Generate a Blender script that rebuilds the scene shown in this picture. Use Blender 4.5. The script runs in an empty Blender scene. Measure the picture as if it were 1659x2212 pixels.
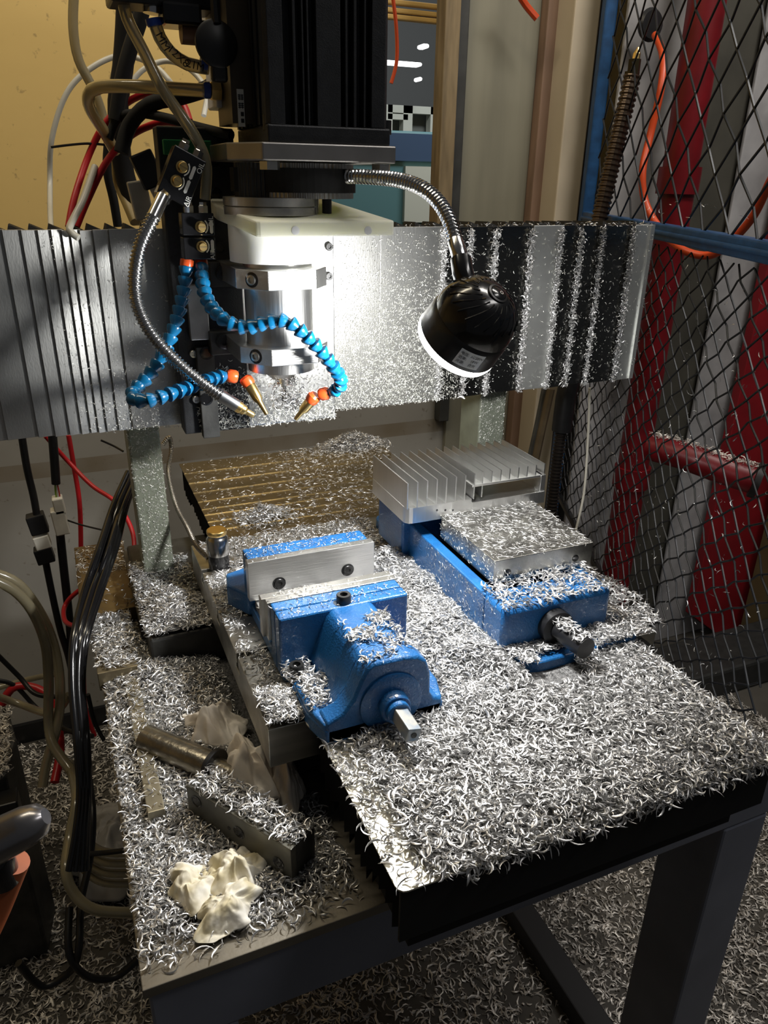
import bpy, bmesh, math, random
import numpy as np
from mathutils import Vector, Matrix
R = random.Random(7)
# ------------------------------------------------------------------ camera
scene = bpy.context.scene
COL = scene.collection
MC = np.array([[0.92104895,-0.38914805,0.01525221],[-0.14463866,-0.37817325,-0.91436571],[0.36159161,0.83996952,-0.40460193]])
FPX = 1620.0; CAMP = np.array([0.0,0.0,0.64])
cd = bpy.data.cameras.new('camera'); cam = bpy.data.objects.new('camera', cd); COL.objects.link(cam)
cd.sensor_fit = 'HORIZONTAL'; cd.sensor_width = 36; cd.lens = FPX/1659*36; cd.clip_start = .02; cd.clip_end = 60
cam.matrix_world = Matrix(((MC[0][0],-MC[1][0],-MC[2][0],CAMP[0]),(MC[0][1],-MC[1][1],-MC[2][1],CAMP[1]),(MC[0][2],-MC[1][2],-MC[2][2],CAMP[2]),(0,0,0,1)))
scene.camera = cam
def ray(x,y): return MC.T@np.array([(x-829.5)/FPX,(y-1106)/FPX,1.])
def aty(x,y,Y):
    d = ray(x,y); return Vector(CAMP+d*(Y/d[1]))
def atz(x,y,z):
    d = ray(x,y); return Vector(CAMP+d*((z-CAMP[2])/d[2]))
def atx(x,y,X):
    d = ray(x,y); return Vector(CAMP+d*(X/d[0]))
# ------------------------------------------------------------------ world, lights, exposure
scene.view_settings.view_transform = 'Standard'; scene.view_settings.look = 'None'
scene.view_settings.exposure = 0.0; scene.view_settings.gamma = 1; scene.view_settings.use_curve_mapping = False
w = bpy.data.worlds.new('world'); scene.world = w; w.use_nodes = True
bg = w.node_tree.nodes['Background']; bg.inputs[0].default_value = (.92,.95,1,1); bg.inputs[1].default_value = .046
def area(name, loc, target, sx, sy, e, col):
    l = bpy.data.lights.new(name,'AREA'); l.shape='RECTANGLE'; l.size=sx; l.size_y=sy; l.energy=e; l.color=col
    o = bpy.data.objects.new(name,l); COL.objects.link(o); o.location=loc
    o.rotation_euler = (Vector(target)-Vector(loc)).to_track_quat('-Z','Y').to_euler(); return o
area('ceiling_tube_light', (1.5,-.1,2.15), (1.1,.5,0), 1.2,.25, 10.5, (1,.97,.94))
area('ceiling_tube_light_wall', (-.1,1.05,2.1), (.1,1.9,.9), 1.2,.2, 15, (1,.88,.66))
area('next_room_light', (1.9,2.5,2.4), (2.0,4.4,.6), 1.2,.4, 45, (.95,.98,1))
area('right_fill_light', (1.45,.75,2.1), (1.45,1.6,.3), .9,.25, 18, (1,.95,.88))  # added fill, brightens the pillar and floor on the right
LAMP = Vector((.378,.659,.517)); LAX = Vector((-.219,.608,-.763)).normalized()
LAMP_E = 19.0
sp = bpy.data.lights.new('work_lamp_light','SPOT'); sp.energy=LAMP_E; sp.spot_size=math.radians(172); sp.spot_blend=.25; sp.shadow_soft_size=.028; sp.color=(1,.995,.98)
so = bpy.data.objects.new('work_lamp_light',sp); COL.objects.link(so); so.location = LAMP+LAX*.047
so.rotation_euler = LAX.to_track_quat('-Z','Y').to_euler()

# ------------------------------------------------------------------ materials
MATS = {}
def mat(name, col, rough=.5, metal=0., noise=0., nscale=40., bump=0., bscale=200., col2=None, emit=None, es=0, trans=0, stretch=(1,1,1), coat=0., sss=0., detail=4, ramp=(.35,.7), alpha=None, ior=1.45):
    if name in MATS: return MATS[name]
    m = bpy.data.materials.new(name); m.use_nodes = True; nt = m.node_tree; b = nt.nodes['Principled BSDF']
    b.inputs['Base Color'].default_value = (*col,1); b.inputs['Roughness'].default_value = rough; b.inputs['Metallic'].default_value = metal
    b.inputs['IOR'].default_value = ior
    if coat: b.inputs['Coat Weight'].default_value = coat
    if trans: b.inputs['Transmission Weight'].default_value = trans
    if sss: b.inputs['Subsurface Weight'].default_value = sss; b.inputs['Subsurface Scale'].default_value = .02; b.inputs['Subsurface Radius'].default_value=(1,1,.7)
    if emit: b.inputs['Emission Color'].default_value = (*emit,1); b.inputs['Emission Strength'].default_value = es
    tc = nt.nodes.new('ShaderNodeTexCoord'); mp = nt.nodes.new('ShaderNodeMapping'); mp.inputs['Scale'].default_value = stretch
    nt.links.new(tc.outputs['Object'], mp.inputs[0])
    n = nt.nodes.new('ShaderNodeTexNoise'); n.inputs['Scale'].default_value = nscale; n.inputs['Detail'].default_value = detail
    nt.links.new(mp.outputs[0], n.inputs[0])
    cr = nt.nodes.new('ShaderNodeValToRGB'); cr.color_ramp.elements[0].position = ramp[0]; cr.color_ramp.elements[1].position = ramp[1]
    c2 = col2 or tuple(c*(1-noise) for c in col)
    cr.color_ramp.elements[0].color = (*c2,1); cr.color_ramp.elements[1].color = (*col,1)
    nt.links.new(n.outputs[0], cr.inputs[0]); nt.links.new(cr.outputs[0], b.inputs['Base Color'])
    if bump:
        n2 = nt.nodes.new('ShaderNodeTexNoise'); n2.inputs['Scale'].default_value = bscale; n2.inputs['Detail'].default_value = 2
        nt.links.new(mp.outputs[0], n2.inputs[0])
        bp = nt.nodes.new('ShaderNodeBump'); bp.inputs['Strength'].default_value = bump; bp.inputs['Distance'].default_value = .002
        nt.links.new(n2.outputs[0], bp.inputs['Height']); nt.links.new(bp.outputs[0], b.inputs['Normal'])
    MATS[name] = m; return m
CHIP = mat('aluminium_chip',(.68,.675,.67),.36,.80,.25,60)
CHIPF = mat('aluminium_fine_chip',(.80,.80,.74),.42,.6,.3,60)
CHIPD = mat('oily_floor_chip',(.88,.83,.76),.42,.40,.5,20)
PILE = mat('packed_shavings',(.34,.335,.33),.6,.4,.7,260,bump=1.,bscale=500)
ALU = mat('brushed_aluminium',(.78,.78,.77),.3,1,.12,30,.15,300,stretch=(1,1,.06))
ALUX = mat('milled_aluminium',(.74,.74,.73),.33,1,.15,60,.2,500,stretch=(.05,1,1))
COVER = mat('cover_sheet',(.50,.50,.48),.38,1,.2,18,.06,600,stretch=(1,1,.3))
COVERD = mat('cover_sheet_dark_reflection',(.20,.20,.19),.22,1,.3,18,.05,600)  # same sheet metal, the dark surroundings it mirrors put into the colour
COVERB = mat('cover_sheet_bright_reflection',(.86,.87,.84),.50,1,.12,12,.05,600)  # same sheet metal, the brighter reflection of angled plates put into the colour
IVORY = mat('ivory_cover_sheet',(.80,.77,.66),.42,.55,.12,25)
STEEL = mat('ground_steel',(.62,.61,.58),.36,1,.25,40,.1,400)
STEELX = mat('ground_steel_lined',(.55,.54,.50),.38,1,.35,50,.25,150,stretch=(.04,1,1))
DSTEEL = mat('dark_cast_steel',(.10,.10,.095),.5,.7,.4,30,.2,100)
CAST = mat('cast_iron_side',(.16,.155,.145),.5,.8,.4,30)
YREFL = mat('stainless_yellow_reflection',(.40,.32,.18),.38,.95,.45,9,.05,300,stretch=(.4,1,1))  # stainless sheet with the yellow it reflects put into the base colour
BRASS = mat('brass',(.86,.62,.25),.28,1,.15,60)
CHROME = mat('chrome',(.62,.62,.62),.18,1,.05,30)
BOLT = mat('black_oxide_bolt',(.05,.05,.05),.35,.7,.3,60)
BOLTS = mat('zinc_bolt',(.65,.64,.6),.3,1,.2,60)
BLK = mat('black_plastic',(.012,.012,.013),.38,0,.3,60)
BLKG = mat('gloss_black_plastic',(.008,.008,.009),.2,0,.2,60,coat=.4)
BLKM = mat('matte_black_cloth',(.006,.006,.006),.8,0,.3,60)
ANOD = mat('black_anodised',(.030,.031,.033),.42,.3,.3,80,.15,900)
RUB = mat('black_rubber_belt',(.015,.015,.015),.7,0,.3,60)
BLUE = mat('blue_hammer_paint',(.014,.125,.34),.36,0,.3,30,.45,420,col2=(.009,.085,.25),coat=.3)
BLUEF = mat('blue_frame_paint',(.016,.075,.20),.4,0,.4,40)
NYL = mat('natural_nylon',(.83,.83,.68),.42,0,.08,20,sss=.35)
NYLW = mat('white_nylon',(.88,.89,.86),.4,0,.06,120,sss=.3,stretch=(1,1,.02))
LOC = mat('blue_coolant_hose',(.004,.11,.25),.24,0,.2,60,coat=.5)
ORG = mat('orange_hose_tip',(.75,.10,.02),.28,0,.3,60,coat=.3)
ORC = mat('orange_air_tube',(.62,.07,.015),.4,0,.2,20)
RED = mat('red_air_tube',(.50,.015,.02),.35,0,.2,20)
REDP = mat('red_pipe_paint',(.17,.004,.008),.4,0,.4,15)
REDB = mat('red_board_paint',(.26,.006,.012),.55,0,.35,6)
CLR = mat('clear_tube',(.52,.46,.30),.22,0,.3,8,trans=.55,coat=.4)
WTUBE = mat('white_tube',(.68,.66,.58),.35,0,.2,8,trans=.25)
WLAB = mat('white_label',(.78,.78,.74),.5,0,.05,40)
WPL = mat('white_plastic',(.72,.69,.6),.4,0,.2,40)
GREEN = mat('green_terminal',(.01,.16,.05),.4)
RAG = mat('stained_tissue',(.92,.88,.82),.8,0,0,22,.25,90,col2=(.74,.66,.56))
RAGY = mat('oily_yellow_tissue',(.84,.81,.73),.75,0,0,30,.3,110,col2=(.60,.53,.35),ramp=(.40,.6))
FRAME = mat('dark_grey_frame_paint',(.20,.215,.265),.5,0,.25,8)
PLATE = mat('oily_base_plate',(.26,.235,.19),.42,.5,.4,12,.1,200)
WOODB = mat('oily_brown_board',(.20,.13,.05),.3,.2,.5,18)
WOOD = mat('weathered_timber',(.30,.22,.12),.7,0,.45,14,stretch=(4,4,.5))
WIRE = mat('black_fence_wire',(.018,.020,.024),.4,.4,.3,60)
CONC = mat('floor_concrete',(.10,.09,.075),.6,0,.5,6,.3,40)
GPANEL = mat('grey_green_panel',(.27,.255,.19),.55,0,.25,5,stretch=(3,3,.25))
PINK = mat('brown_pink_panel',(.30,.19,.13),.6,0,.3,10,stretch=(3,3,.5))
BROWN = mat('brown_frame',(.12,.085,.05),.6,0,.4,10,stretch=(3,3,.3))
CREAM = mat('cream_pillar',(.58,.49,.36),.7,0,.15,4)
LILAC = mat('grey_lilac_pillar',(.30,.28,.29),.7,0,.15,6)
TARP = mat('white_tarp',(.42,.41,.41),.7,0,.45,7,.6,12)
TEAL = mat('teal_cabinet',(.10,.22,.24),.5)
CABB = mat('blue_band',(.05,.09,.17),.5)
OFFW = mat('off_white_machine',(.60,.62,.55),.5)
GREYW = mat('far_grey_wall',(.22,.23,.23),.7)
YEL = mat('yellow_slat',(.55,.36,.12),.6)
GLOW = mat('lamp_diffuser',(1,1,1),.4,emit=(1,.98,.93),es=14)
FARL = mat('far_ceiling_lamp',(1,1,1),.4,emit=(1,1,1),es=3)
TERRA = mat('orange_grip',(.42,.11,.035),.5,0,.3,12)
TOOLM = mat('dark_shiny_tool',(.30,.29,.30),.25,.9,.3,12)
def wallmat():
    m = mat('painted_wall',(.34,.32,.28),.75,0,.2,3,.25,30)
    nt = m.node_tree; b = nt.nodes['Principled BSDF']
    cr = [n for n in nt.nodes if n.type=='VALTORGB'][0]
    g = nt.nodes.new('ShaderNodeNewGeometry'); s = nt.nodes.new('ShaderNodeSeparateXYZ'); nt.links.new(g.outputs['Position'],s.inputs[0])
    def mth(op,a,bv):
        q = nt.nodes.new('ShaderNodeMath'); q.operation = op; q.use_clamp = (op!='SUBTRACT' and op!='GREATER_THAN')
        nt.links.new(a,q.inputs[0]) if not isinstance(a,float) else None; q.inputs[1].default_value = bv; return q.outputs[0]
    def mix(fac,a,bc):
        q = nt.nodes.new('ShaderNodeMix'); q.data_type='RGBA'
        nt.links.new(fac,q.inputs[0]); nt.links.new(a,q.inputs[6]); q.inputs[7].default_value=(*bc,1); return q.outputs[2]
    up = mth('GREATER_THAN', s.outputs[2], .40)
    # paint: yellow above the dado line; stains: small dark specks and a brown tide mark
    c = mix(up, cr.outputs[0], (.60,.42,.15))
    ns = nt.nodes.new('ShaderNodeTexNoise'); ns.inputs['Scale'].default_value = 55; ns.inputs['Detail'].default_value = 6
    nt.links.new(g.outputs['Position'], ns.inputs[0])
    sp_ = nt.nodes.new('ShaderNodeValToRGB'); sp_.color_ramp.elements[0].position=.66; sp_.color_ramp.elements[1].position=.78
    sp_.color_ramp.elements[0].color=(0,0,0,1); sp_.color_ramp.elements[1].color=(.75,.75,.75,1)
    nt.links.new(ns.outputs[0], sp_.inputs[0]); c = mix(sp_.outputs[0], c, (.10,.07,.04))
    zz = nt.nodes.new('ShaderNodeMath'); zz.operation='SUBTRACT'; nt.links.new(s.outputs[2],zz.inputs[0]); zz.inputs[1].default_value=-.02
    ab = nt.nodes.new('ShaderNodeMath'); ab.operation='ABSOLUTE'; nt.links.new(zz.outputs[0],ab.inputs[0])
    lt = nt.nodes.new('ShaderNodeMath'); lt.operation='LESS_THAN'; nt.links.new(ab.outputs[0],lt.inputs[0]); lt.inputs[1].default_value=.02
    n3 = nt.nodes.new('ShaderNodeTexNoise'); n3.inputs['Scale'].default_value=9; nt.links.new(g.outputs['Position'], n3.inputs[0])
    ml = nt.nodes.new('ShaderNodeMath'); ml.operation='MULTIPLY'; nt.links.new(lt.outputs[0],ml.inputs[0]); nt.links.new(n3.outputs[0],ml.inputs[1])
    c = mix(ml.outputs[0], c, (.16,.11,.05))
    nt.links.new(c, b.inputs['Base Color']); return m
WALL = wallmat()

# ------------------------------------------------------------------ mesh helpers
class MB:
    def __init__(s): s.v=[]; s.f=[]
    def add(s, vs, fs):
        n=len(s.v); s.v += [tuple(v) for v in vs]; s.f += [tuple(i+n for i in f) for f in fs]; return s
    def box(s,x0,x1,y0,y1,z0,z1,m=None):
        vs=[Vector((x,y,z)) for z in (z0,z1) for y in (y0,y1) for x in (x0,x1)]
        if m: vs=[m@v for v in vs]
        return s.add(vs,[(0,2,3,1),(4,5,7,6),(0,1,5,4),(2,6,7,3),(0,4,6,2),(1,3,7,5)])
    def prism(s, poly, a, b, axis='z', m=None):
        def p(u,v,t): return Vector((u,v,t)) if axis=='z' else (Vector((u,t,v)) if axis=='y' else Vector((t,u,v)))
        n=len(poly); vs=[p(u,v,a) for u,v in poly]+[p(u,v,b) for u,v in poly]
        if m: vs=[m@v for v in vs]
        return s.add(vs,[tuple(range(n))[::-1],tuple(range(n,2*n))]+[(i,(i+1)%n,n+(i+1)%n,n+i) for i in range(n)])
    def lathe(s, prof, o, ax, n=24, squash=1):
        o=Vector(o); q=Vector(ax).normalized().to_track_quat('Z','Y'); vs=[]; fs=[]
        for r,h in prof:
            for k in range(n):
                a=2*math.pi*k/n; vs.append(o+q@Vector((r*math.cos(a),r*math.sin(a)*squash,h)))
        for i in range(len(prof)-1):
            for k in range(n): fs.append((i*n+k,i*n+(k+1)%n,(i+1)*n+(k+1)%n,(i+1)*n+k))
        fs.append(tuple(range(n))[::-1]); fs.append(tuple(range((len(prof)-1)*n,len(prof)*n)))
        return s.add(vs,fs)
    def cyl(s,p0,p1,r,n=20,r2=None):
        p0=Vector(p0);p1=Vector(p1); return s.lathe([(r,0),(r if r2 is None else r2,(p1-p0).length)],p0,p1-p0,n)
    def tube(s, pts, r, n=8, rib=0, ribamp=.12, smooth=True, step=None):
        P=spline(pts, step or max(r*1.2,.004)) if smooth and len(pts)>2 else [Vector(p) for p in pts]
        if rib: P=resample(P, rib/4)
        up=Vector((.31,.2,.93)); vs=[];fs=[]; L=0
        for i,p in enumerate(P):
            t=(P[min(i+1,len(P)-1)]-P[max(i-1,0)]).normalized()
            u=(up-t*up.dot(t)).normalized(); up=u; v=t.cross(u)
            rr=r*(1+(ribamp*(1 if (i%4) in (0,1) else -1) if rib else 0))
            for k in range(n):
                a=2*math.pi*k/n; vs.append(p+u*math.cos(a)*rr+v*math.sin(a)*rr)
        for i in range(len(P)-1):
            for k in range(n): fs.append((i*n+k,i*n+(k+1)%n,(i+1)*n+(k+1)%n,(i+1)*n+k))
        fs.append(tuple(range(n))[::-1]); fs.append(tuple(range((len(P)-1)*n,len(P)*n)))
        return s.add(vs,fs)
    def build(s,name,m,parent=None,smooth=False,bevel=0,label=None,origin=None):
        if parent is not None: o0=worg(parent)
        elif origin is not None: o0=Vector(origin)
        else:
            xs=np.array(s.v); o0=Vector(((xs[:,0].min()+xs[:,0].max())/2,(xs[:,1].min()+xs[:,1].max())/2,xs[:,2].min()))
        me=bpy.data.meshes.new(name); me.from_pydata([tuple(Vector(v)-o0) for v in s.v],[],s.f); me.materials.append(m)
        bm=bmesh.new(); bm.from_mesh(me); bmesh.ops.recalc_face_normals(bm,faces=bm.faces)
        bm.to_mesh(me); bm.free()
        o=bpy.data.objects.new(name,me); COL.objects.link(o)
        if parent is not None: o.parent=parent; o['_o']=list(o0)
        else: o.location=o0; o['_o']=list(o0)
        if smooth:
            for p in me.polygons: p.use_smooth=True
            try: me.set_sharp_from_angle(angle=math.radians(38))
            except Exception: pass
        if bevel:
            b=o.modifiers.new('bevel','BEVEL'); b.width=bevel; b.segments=2; b.limit_method='ANGLE'; b.angle_limit=math.radians(40)
        if label: o['label']=label
        return o
def worg(o): return Vector(o['_o'])
def catmull(P,i,t):
    p0=P[max(i-1,0)];p1=P[i];p2=P[i+1];p3=P[min(i+2,len(P)-1)]
    return .5*((2*p1)+(p2-p0)*t+(2*p0-5*p1+4*p2-p3)*t*t+(3*p1-p0-3*p2+p3)*t**3)
def spline(pts,step):
    P=[Vector(p) for p in pts]; out=[]
    for i in range(len(P)-1):
        n=max(2,int((P[i+1]-P[i]).length/step))
        n=min(n,60)
        for k in range(n): out.append(catmull(P,i,k/n))
    out.append(P[-1]); return out
def resample(P,step):
    out=[P[0]]; acc=0
    for a,b in zip(P,P[1:]):
        L=(b-a).length
        if L<1e-9: continue
        d=step-acc
        while d<=L: out.append(a.lerp(b,d/L)); d+=step
        acc=L-(d-step)
    return out
def thing(name,label,cat,loc,group=None):
    o=bpy.data.objects.new(name,None); COL.objects.link(o); o.location=loc; o.empty_display_size=.02
    o['_o']=list(loc); return tag(o,label,cat,group)
def tag(o,label,cat,group=None,kind=None):
    o['label']=label; o['category']=cat
    if group: o['group']=group
    if kind: o['kind']=kind
    return o
def struct(name,mb,m,label=None,cat=None,**k):
    o=mb.build(name,m,**k); o['kind']='structure'
    if label: o['label']=label
    if cat: o['category']=cat
    return o
def text(body,size,m,loc,xd,yd,parent,name='lettering',depth=.0002):
    cu=bpy.data.curves.new(name,'FONT'); cu.body=body; cu.size=size; cu.extrude=depth; cu.align_x='CENTER'; cu.align_y='CENTER'
    t=bpy.data.objects.new('tmp',cu); COL.objects.link(t); bpy.context.view_layer.update()
    me=bpy.data.meshes.new_from_object(t.evaluated_get(bpy.context.evaluated_depsgraph_get()))
    bpy.data.objects.remove(t)
    xd=Vector(xd).normalized(); yd=Vector(yd).normalized(); zd=xd.cross(yd)
    q=Matrix((xd,yd,zd)).transposed().to_4x4(); me.transform(Matrix.Translation(Vector(loc)-worg(parent))@q)
    me.materials.clear(); me.materials.append(m); me.name=name
    o=bpy.data.objects.new(name,me); COL.objects.link(o); o.parent=parent; o['_o']=list(worg(parent)); return o
def rot(o,ax,deg): # rotation about point o
    return Matrix.Translation(Vector(o))@Matrix.Rotation(math.radians(deg),4,ax)@Matrix.Translation(-Vector(o))

rng=np.random.default_rng(11)
def noise2(x,y,s,seed):
    # cheap smooth value noise
    r_=np.random.default_rng(seed); G=r_.random((64,64)); u=(x*s)%64; v=(y*s)%64
    i=np.floor(u).astype(int)%64; j=np.floor(v).astype(int)%64; fu=u-np.floor(u); fv=v-np.floor(v)
    fu=fu*fu*(3-2*fu); fv=fv*fv*(3-2*fv); i1=(i+1)%64; j1=(j+1)%64
    return (G[i,j]*(1-fu)+G[i1,j]*fu)*(1-fv)+(G[i,j1]*(1-fu)+G[i1,j1]*fu)*fv
# ------------------------------------------------------------------ room
FZ=-.8; YW=1.90
struct('floor',MB().box(-2.2,4.2,-1.6,7,FZ-.05,FZ),CONC)
# back wall with window opening between px 843..935
xa=aty(848,200,YW).x-.03; xb=aty(938,200,YW).x
mb=MB(); mb.box(-2.2,xa-.16,YW,YW+.1,FZ,2.4); mb.box(xa-.16,3.4,YW,YW+.1,FZ,.42)
mb.box(xa-.16,3.4,YW,YW+.1,1.55,2.4); mb.box(aty(990,200,YW).x+.0,3.4,YW+.02,YW+.1,.42,1.55)
struct('wall_back',mb,WALL)
struct('wall_left',MB().box(-2.3,-2.2,-1.6,YW+.1,FZ,2.4),WALL)
def vboard(name,x0,x1,yref,Y,z0,z1,m,d=.03,dy=0):
    a=aty(x0,yref,Y).x; b=aty(x1,yref,Y).x
    return struct(name,MB().box(a,b,Y-d,Y+dy,z0,z1),m,bevel=.003)
vboard('trim_1',936,968,200,YW,.30,1.6,WOOD,.05)
vboard('trim_2',968,992,200,YW,.0,1.6,mat('grey_steel_post',(.085,.085,.08),.5,.4,.3,20),.035)
vboard('door_1',992,1146,200,YW,-.2,1.6,GPANEL,.02)
vboard('trim_3',1146,1180,200,YW,FZ,1.6,PINK,.05)
vboard('trim_4',1180,1200,200,YW,FZ,1.6,mat('black_door_seal',(.012,.01,.008),.5),.06)
vboard('trim_5',1200,1224,200,YW,FZ,1.6,BROWN,.07)
a=aty(1224,200,YW-.12).x; b=aty(1278,200,YW-.12).x; c=aty(1312,200,YW-.12).x
struct('wall_pillar',MB().box(a,b,YW-.12,YW,FZ,2.4),CREAM,bevel=.004)
struct('trim_6',MB().box(b,c,YW-.10,YW,FZ,2.4),LILAC)
# lower wall lilac lining right of machine
struct('baseboard_back',MB().box(-2.2,1.3,YW-.012,YW,FZ,FZ+.06),BLK)
# window slats
for k,yy in enumerate((6,24,38)):
    p=aty(880,yy,YW+.12)
    tag(MB().box(p.x-.12,p.x+.10,YW+.12,YW+.14,p.z-.006,p.z+.005).build('shutter_slat',YEL,bevel=.003),['yellow shutter slat topmost in the window gap','yellow shutter slat between its two neighbours','yellow shutter slat lowest above the far lamps'][k],'slat','shutter slats in the window gap')
# next room
struct('wall_far',MB().box(-1,6,6.4,6.5,FZ,3.2),GREYW)
struct('ceiling',MB().box(-1,6,YW+.15,6.4,2.9,2.95),GREYW)
for k in range(5):
    struct('trim_%d'%(7+k),MB().box(0,6,2.9+k*.7,2.94+k*.7,2.78,2.9),OFFW)
p=aty(885,360,3.2)
t=thing('far_machine_cabinet','teal machine cabinet with blue band and cream panel seen through the window gap','cabinet',(p.x+.15,3.4,FZ))
z1=aty(885,283,3.2).z; z2=aty(885,348,3.2).z
MB().box(p.x-.5,p.x+.45,3.2,3.8,FZ,z1).build('cabinet_body',TEAL,t,bevel=.01)
MB().box(p.x-.5,p.x+.45,3.19,3.2,z2,z1-.01).build('blue_band',CABB,t)
MB().box(aty(872,360,3.2).x,p.x+.4,3.18,3.2,aty(885,480,3.2).z,z2-.02).build('front_panel',OFFW,t,label='cream front panel')
p=aty(880,250,4.6)
t=thing('far_white_machine','off-white machine enclosure with dark windows in the far room','machine',(p.x,4.9,FZ))
mb=MB(); z0=aty(880,290,4.6).z; zt=aty(880,228,4.6).z; xl=aty(838,250,4.6).x; xr=aty(940,250,4.6).x
for xx in (xl,xl+.42*(xr-xl),xr): mb.box(xx-.03,xx+.03,4.6,4.66,FZ,zt)
mb.box(xl,xr,4.6,4.66,zt-.04,zt); mb.box(xl,xr,4.6,4.66,z0-.1,z0-.02); mb.box(xl,xl+.42*(xr-xl),4.6,4.66,(z0+zt)/2,(z0+zt)/2+.03)
mb.build('enclosure_frame',OFFW,t); MB().box(xl,xr,4.7,5.2,FZ,zt-.02).build('enclosure_body',mat('dull_interior',(.13,.14,.13),.6),t)
for k,(x,y,wd) in enumerate(((914,100,.02),(903,171,.012),(868,137,.12))):
    p=aty(x,y,4.2+k*.3)
    tag(MB().box(p.x-wd,p.x+wd,p.y-.04,p.y+.04,p.z-.012,p.z+.008).build('far_ceiling_lamp',FARL,bevel=.01),['bright far ceiling lamp nearest the timber post','small round far ceiling lamp, lowest of the three','long tube lamp in the far room beside the motor'][k],'lamp')
# wall boards behind the fence
YB=1.62
vboard('wall_tarp',1318,1475,300,YB+.06,FZ,1.7,TARP,.01)
p=aty(1512,100,YB-.06)
pipe=thing('red_vertical_pipe','thick red painted vertical pipe behind the wire fence','pipe',(p.x,p.y,FZ))
MB().cyl((p.x,p.y,FZ),(p.x,p.y,1.75),.042,28).build('pipe_run',REDP,pipe,smooth=True)
for z in (-.15,.62): MB().cyl((p.x,p.y,z),(p.x,p.y,z+.06),.05,28).build('pipe_collar',REDP,pipe,smooth=True)
vboard('wall_grey_strip',1475,1800,300,YB+.07,FZ,1.7,mat('dark_grey_wall_strip',(.07,.065,.05),.7,0,.4,8),.03)
vboard('wall_white_strip',1490,1800,900,YB+.03,FZ,1.7,TARP,.01)
pl=[aty(*q,YB) for q in ((1659,560),(1480,1320),(1590,1400))]
q=YB
t=MB(); x0=pl[1].x
t.prism([(x0,pl[1].z),(pl[2].x,pl[2].z),(pl[2].x+.03,pl[2].z+.06),(pl[2].x+.10,1.6),(x0+.02,1.6)],YB-.03,YB,'y')
tag(t.build('red_board',REDB,bevel=.002),'large red painted board standing behind the fence at the right edge','board')
p0=aty(1612,1395,YB-.1)
tag(MB().box(p0.x-.0,p0.x+.12,YB-.12,YB-.06,FZ,.35).build('brown_post',mat('brown_post_paint',(.12,.09,.04),.6,0,.3,8)),'brown post at the lower right edge behind the fence','post')
tag(MB().box(1.1,2.6,1.32,1.5,FZ,FZ+.10).build('dark_kerb',mat('dark_kerb',(.03,.03,.028),.6,0,.4,30),bevel=.01),'low dark kerb on the floor behind the fence','kerb')
# elbow pipe with chips
P=[aty(1405,965,1.35),aty(1480,985,1.27),aty(1560,1015,1.2),aty(1625,1035,1.15)]
t=thing('red_branch_pipe','red branch pipe stub with open dark end and shavings on top behind the fence','pipe',P[0])
MB().tube(P,.033,20).build('pipe_run',REDP,t,smooth=True)
d=(P[3]-P[2]).normalized(); MB().lathe([(.030,0),(.042,.002),(.042,.016),(.028,.016),(.026,.004)],P[3],d,28).build('pipe_flange',mat('dark_flange',(.02,.018,.018),.5,.4),t,smooth=True)

# ------------------------------------------------------------------ fence
FD=Vector((.4,.917,0)).normalized(); FN=Vector((FD.y,-FD.x,0))
def fp(x,y):
    d=ray(x,y); t=.549/(d[0]-.436*d[1]); return Vector(CAMP+t*d)
F0=Vector((1.297,1.716,0))   # foot line of the end post
def fence_pt(u,z): return Vector((F0.x-FD.x*u,F0.y-FD.y*u,z))  # u metres toward the camera
zbar=.56
fen=thing('wire_fence','black crimped wire mesh fence with blue steel frame to the right of the machine','fence',(F0.x,F0.y,FZ))
def fbox(mb,u0,u1,z0,z1,t):
    vs=[fence_pt(u,z)+FN*s for z in (z0,z1) for s in (-t,t) for u in (u0,u1)]
    mb.add(vs,[(0,2,3,1),(4,5,7,6),(0,1,5,4),(2,6,7,3),(0,4,6,2),(1,3,7,5)])
mb=MB(); fbox(mb,-.035,.005,FZ,1.5,.015); mb.build('fence_post',BLUEF,fen,bevel=.004,label='blue painted end post')
mb=MB(); fbox(mb,0,1.52,zbar-.014,zbar+.014,.013); fbox(mb,0,1.52,zbar-.004,zbar+.004,.018); mb.build('fence_rail',BLUEF,fen,bevel=.003,label='blue painted cross rail')
mb=MB(); fbox(mb,0,1.27,-.205,-.190,.007); mb.build('fence_rail',BLK,fen,bevel=.003,label='dark bottom rail')
mb=MB(); fbox(mb,1.50,1.53,FZ,1.5,.012); mb.build('fence_post',BLUEF,fen,bevel=.003,label='blue painted near post')
def mesh_panel(z0,z1,cw,ch,name,r,L=1.30):
    mb=MB()
    for sgn in (1,-1):
        k=-int((z1-z0)/ch)-2
        while k*cw<L+.1:
            u0=k*cw
            if sgn<0: u0=k*cw
            pts=[]; n=int((z1-z0)/ch*2)+1
            for i in range(n+1):
                z=z0+i*ch/2; u=(u0+i*cw/2) if sgn>0 else (L-(u0+i*cw/2))
                if .03<=u<=L and z<=z1:
                    off=(1 if (i+k)%2 else -1)*sgn*.0016
                    wob=(1 if i%2 else -1)*cw*.05
                    pts.append(fence_pt(u+wob,z)+FN*off)
            if len(pts)>2: mb.tube(pts,r,5,smooth=False)
            k+=1
    mb.build(name,WIRE,fen)['kind']='stuff'
mesh_panel(zbar+.01,1.45,.100,.085,'upper_mesh',.0021)
mesh_panel(-.19,zbar-.01,.060,.044,'lower_mesh',.0016,1.27)
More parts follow.
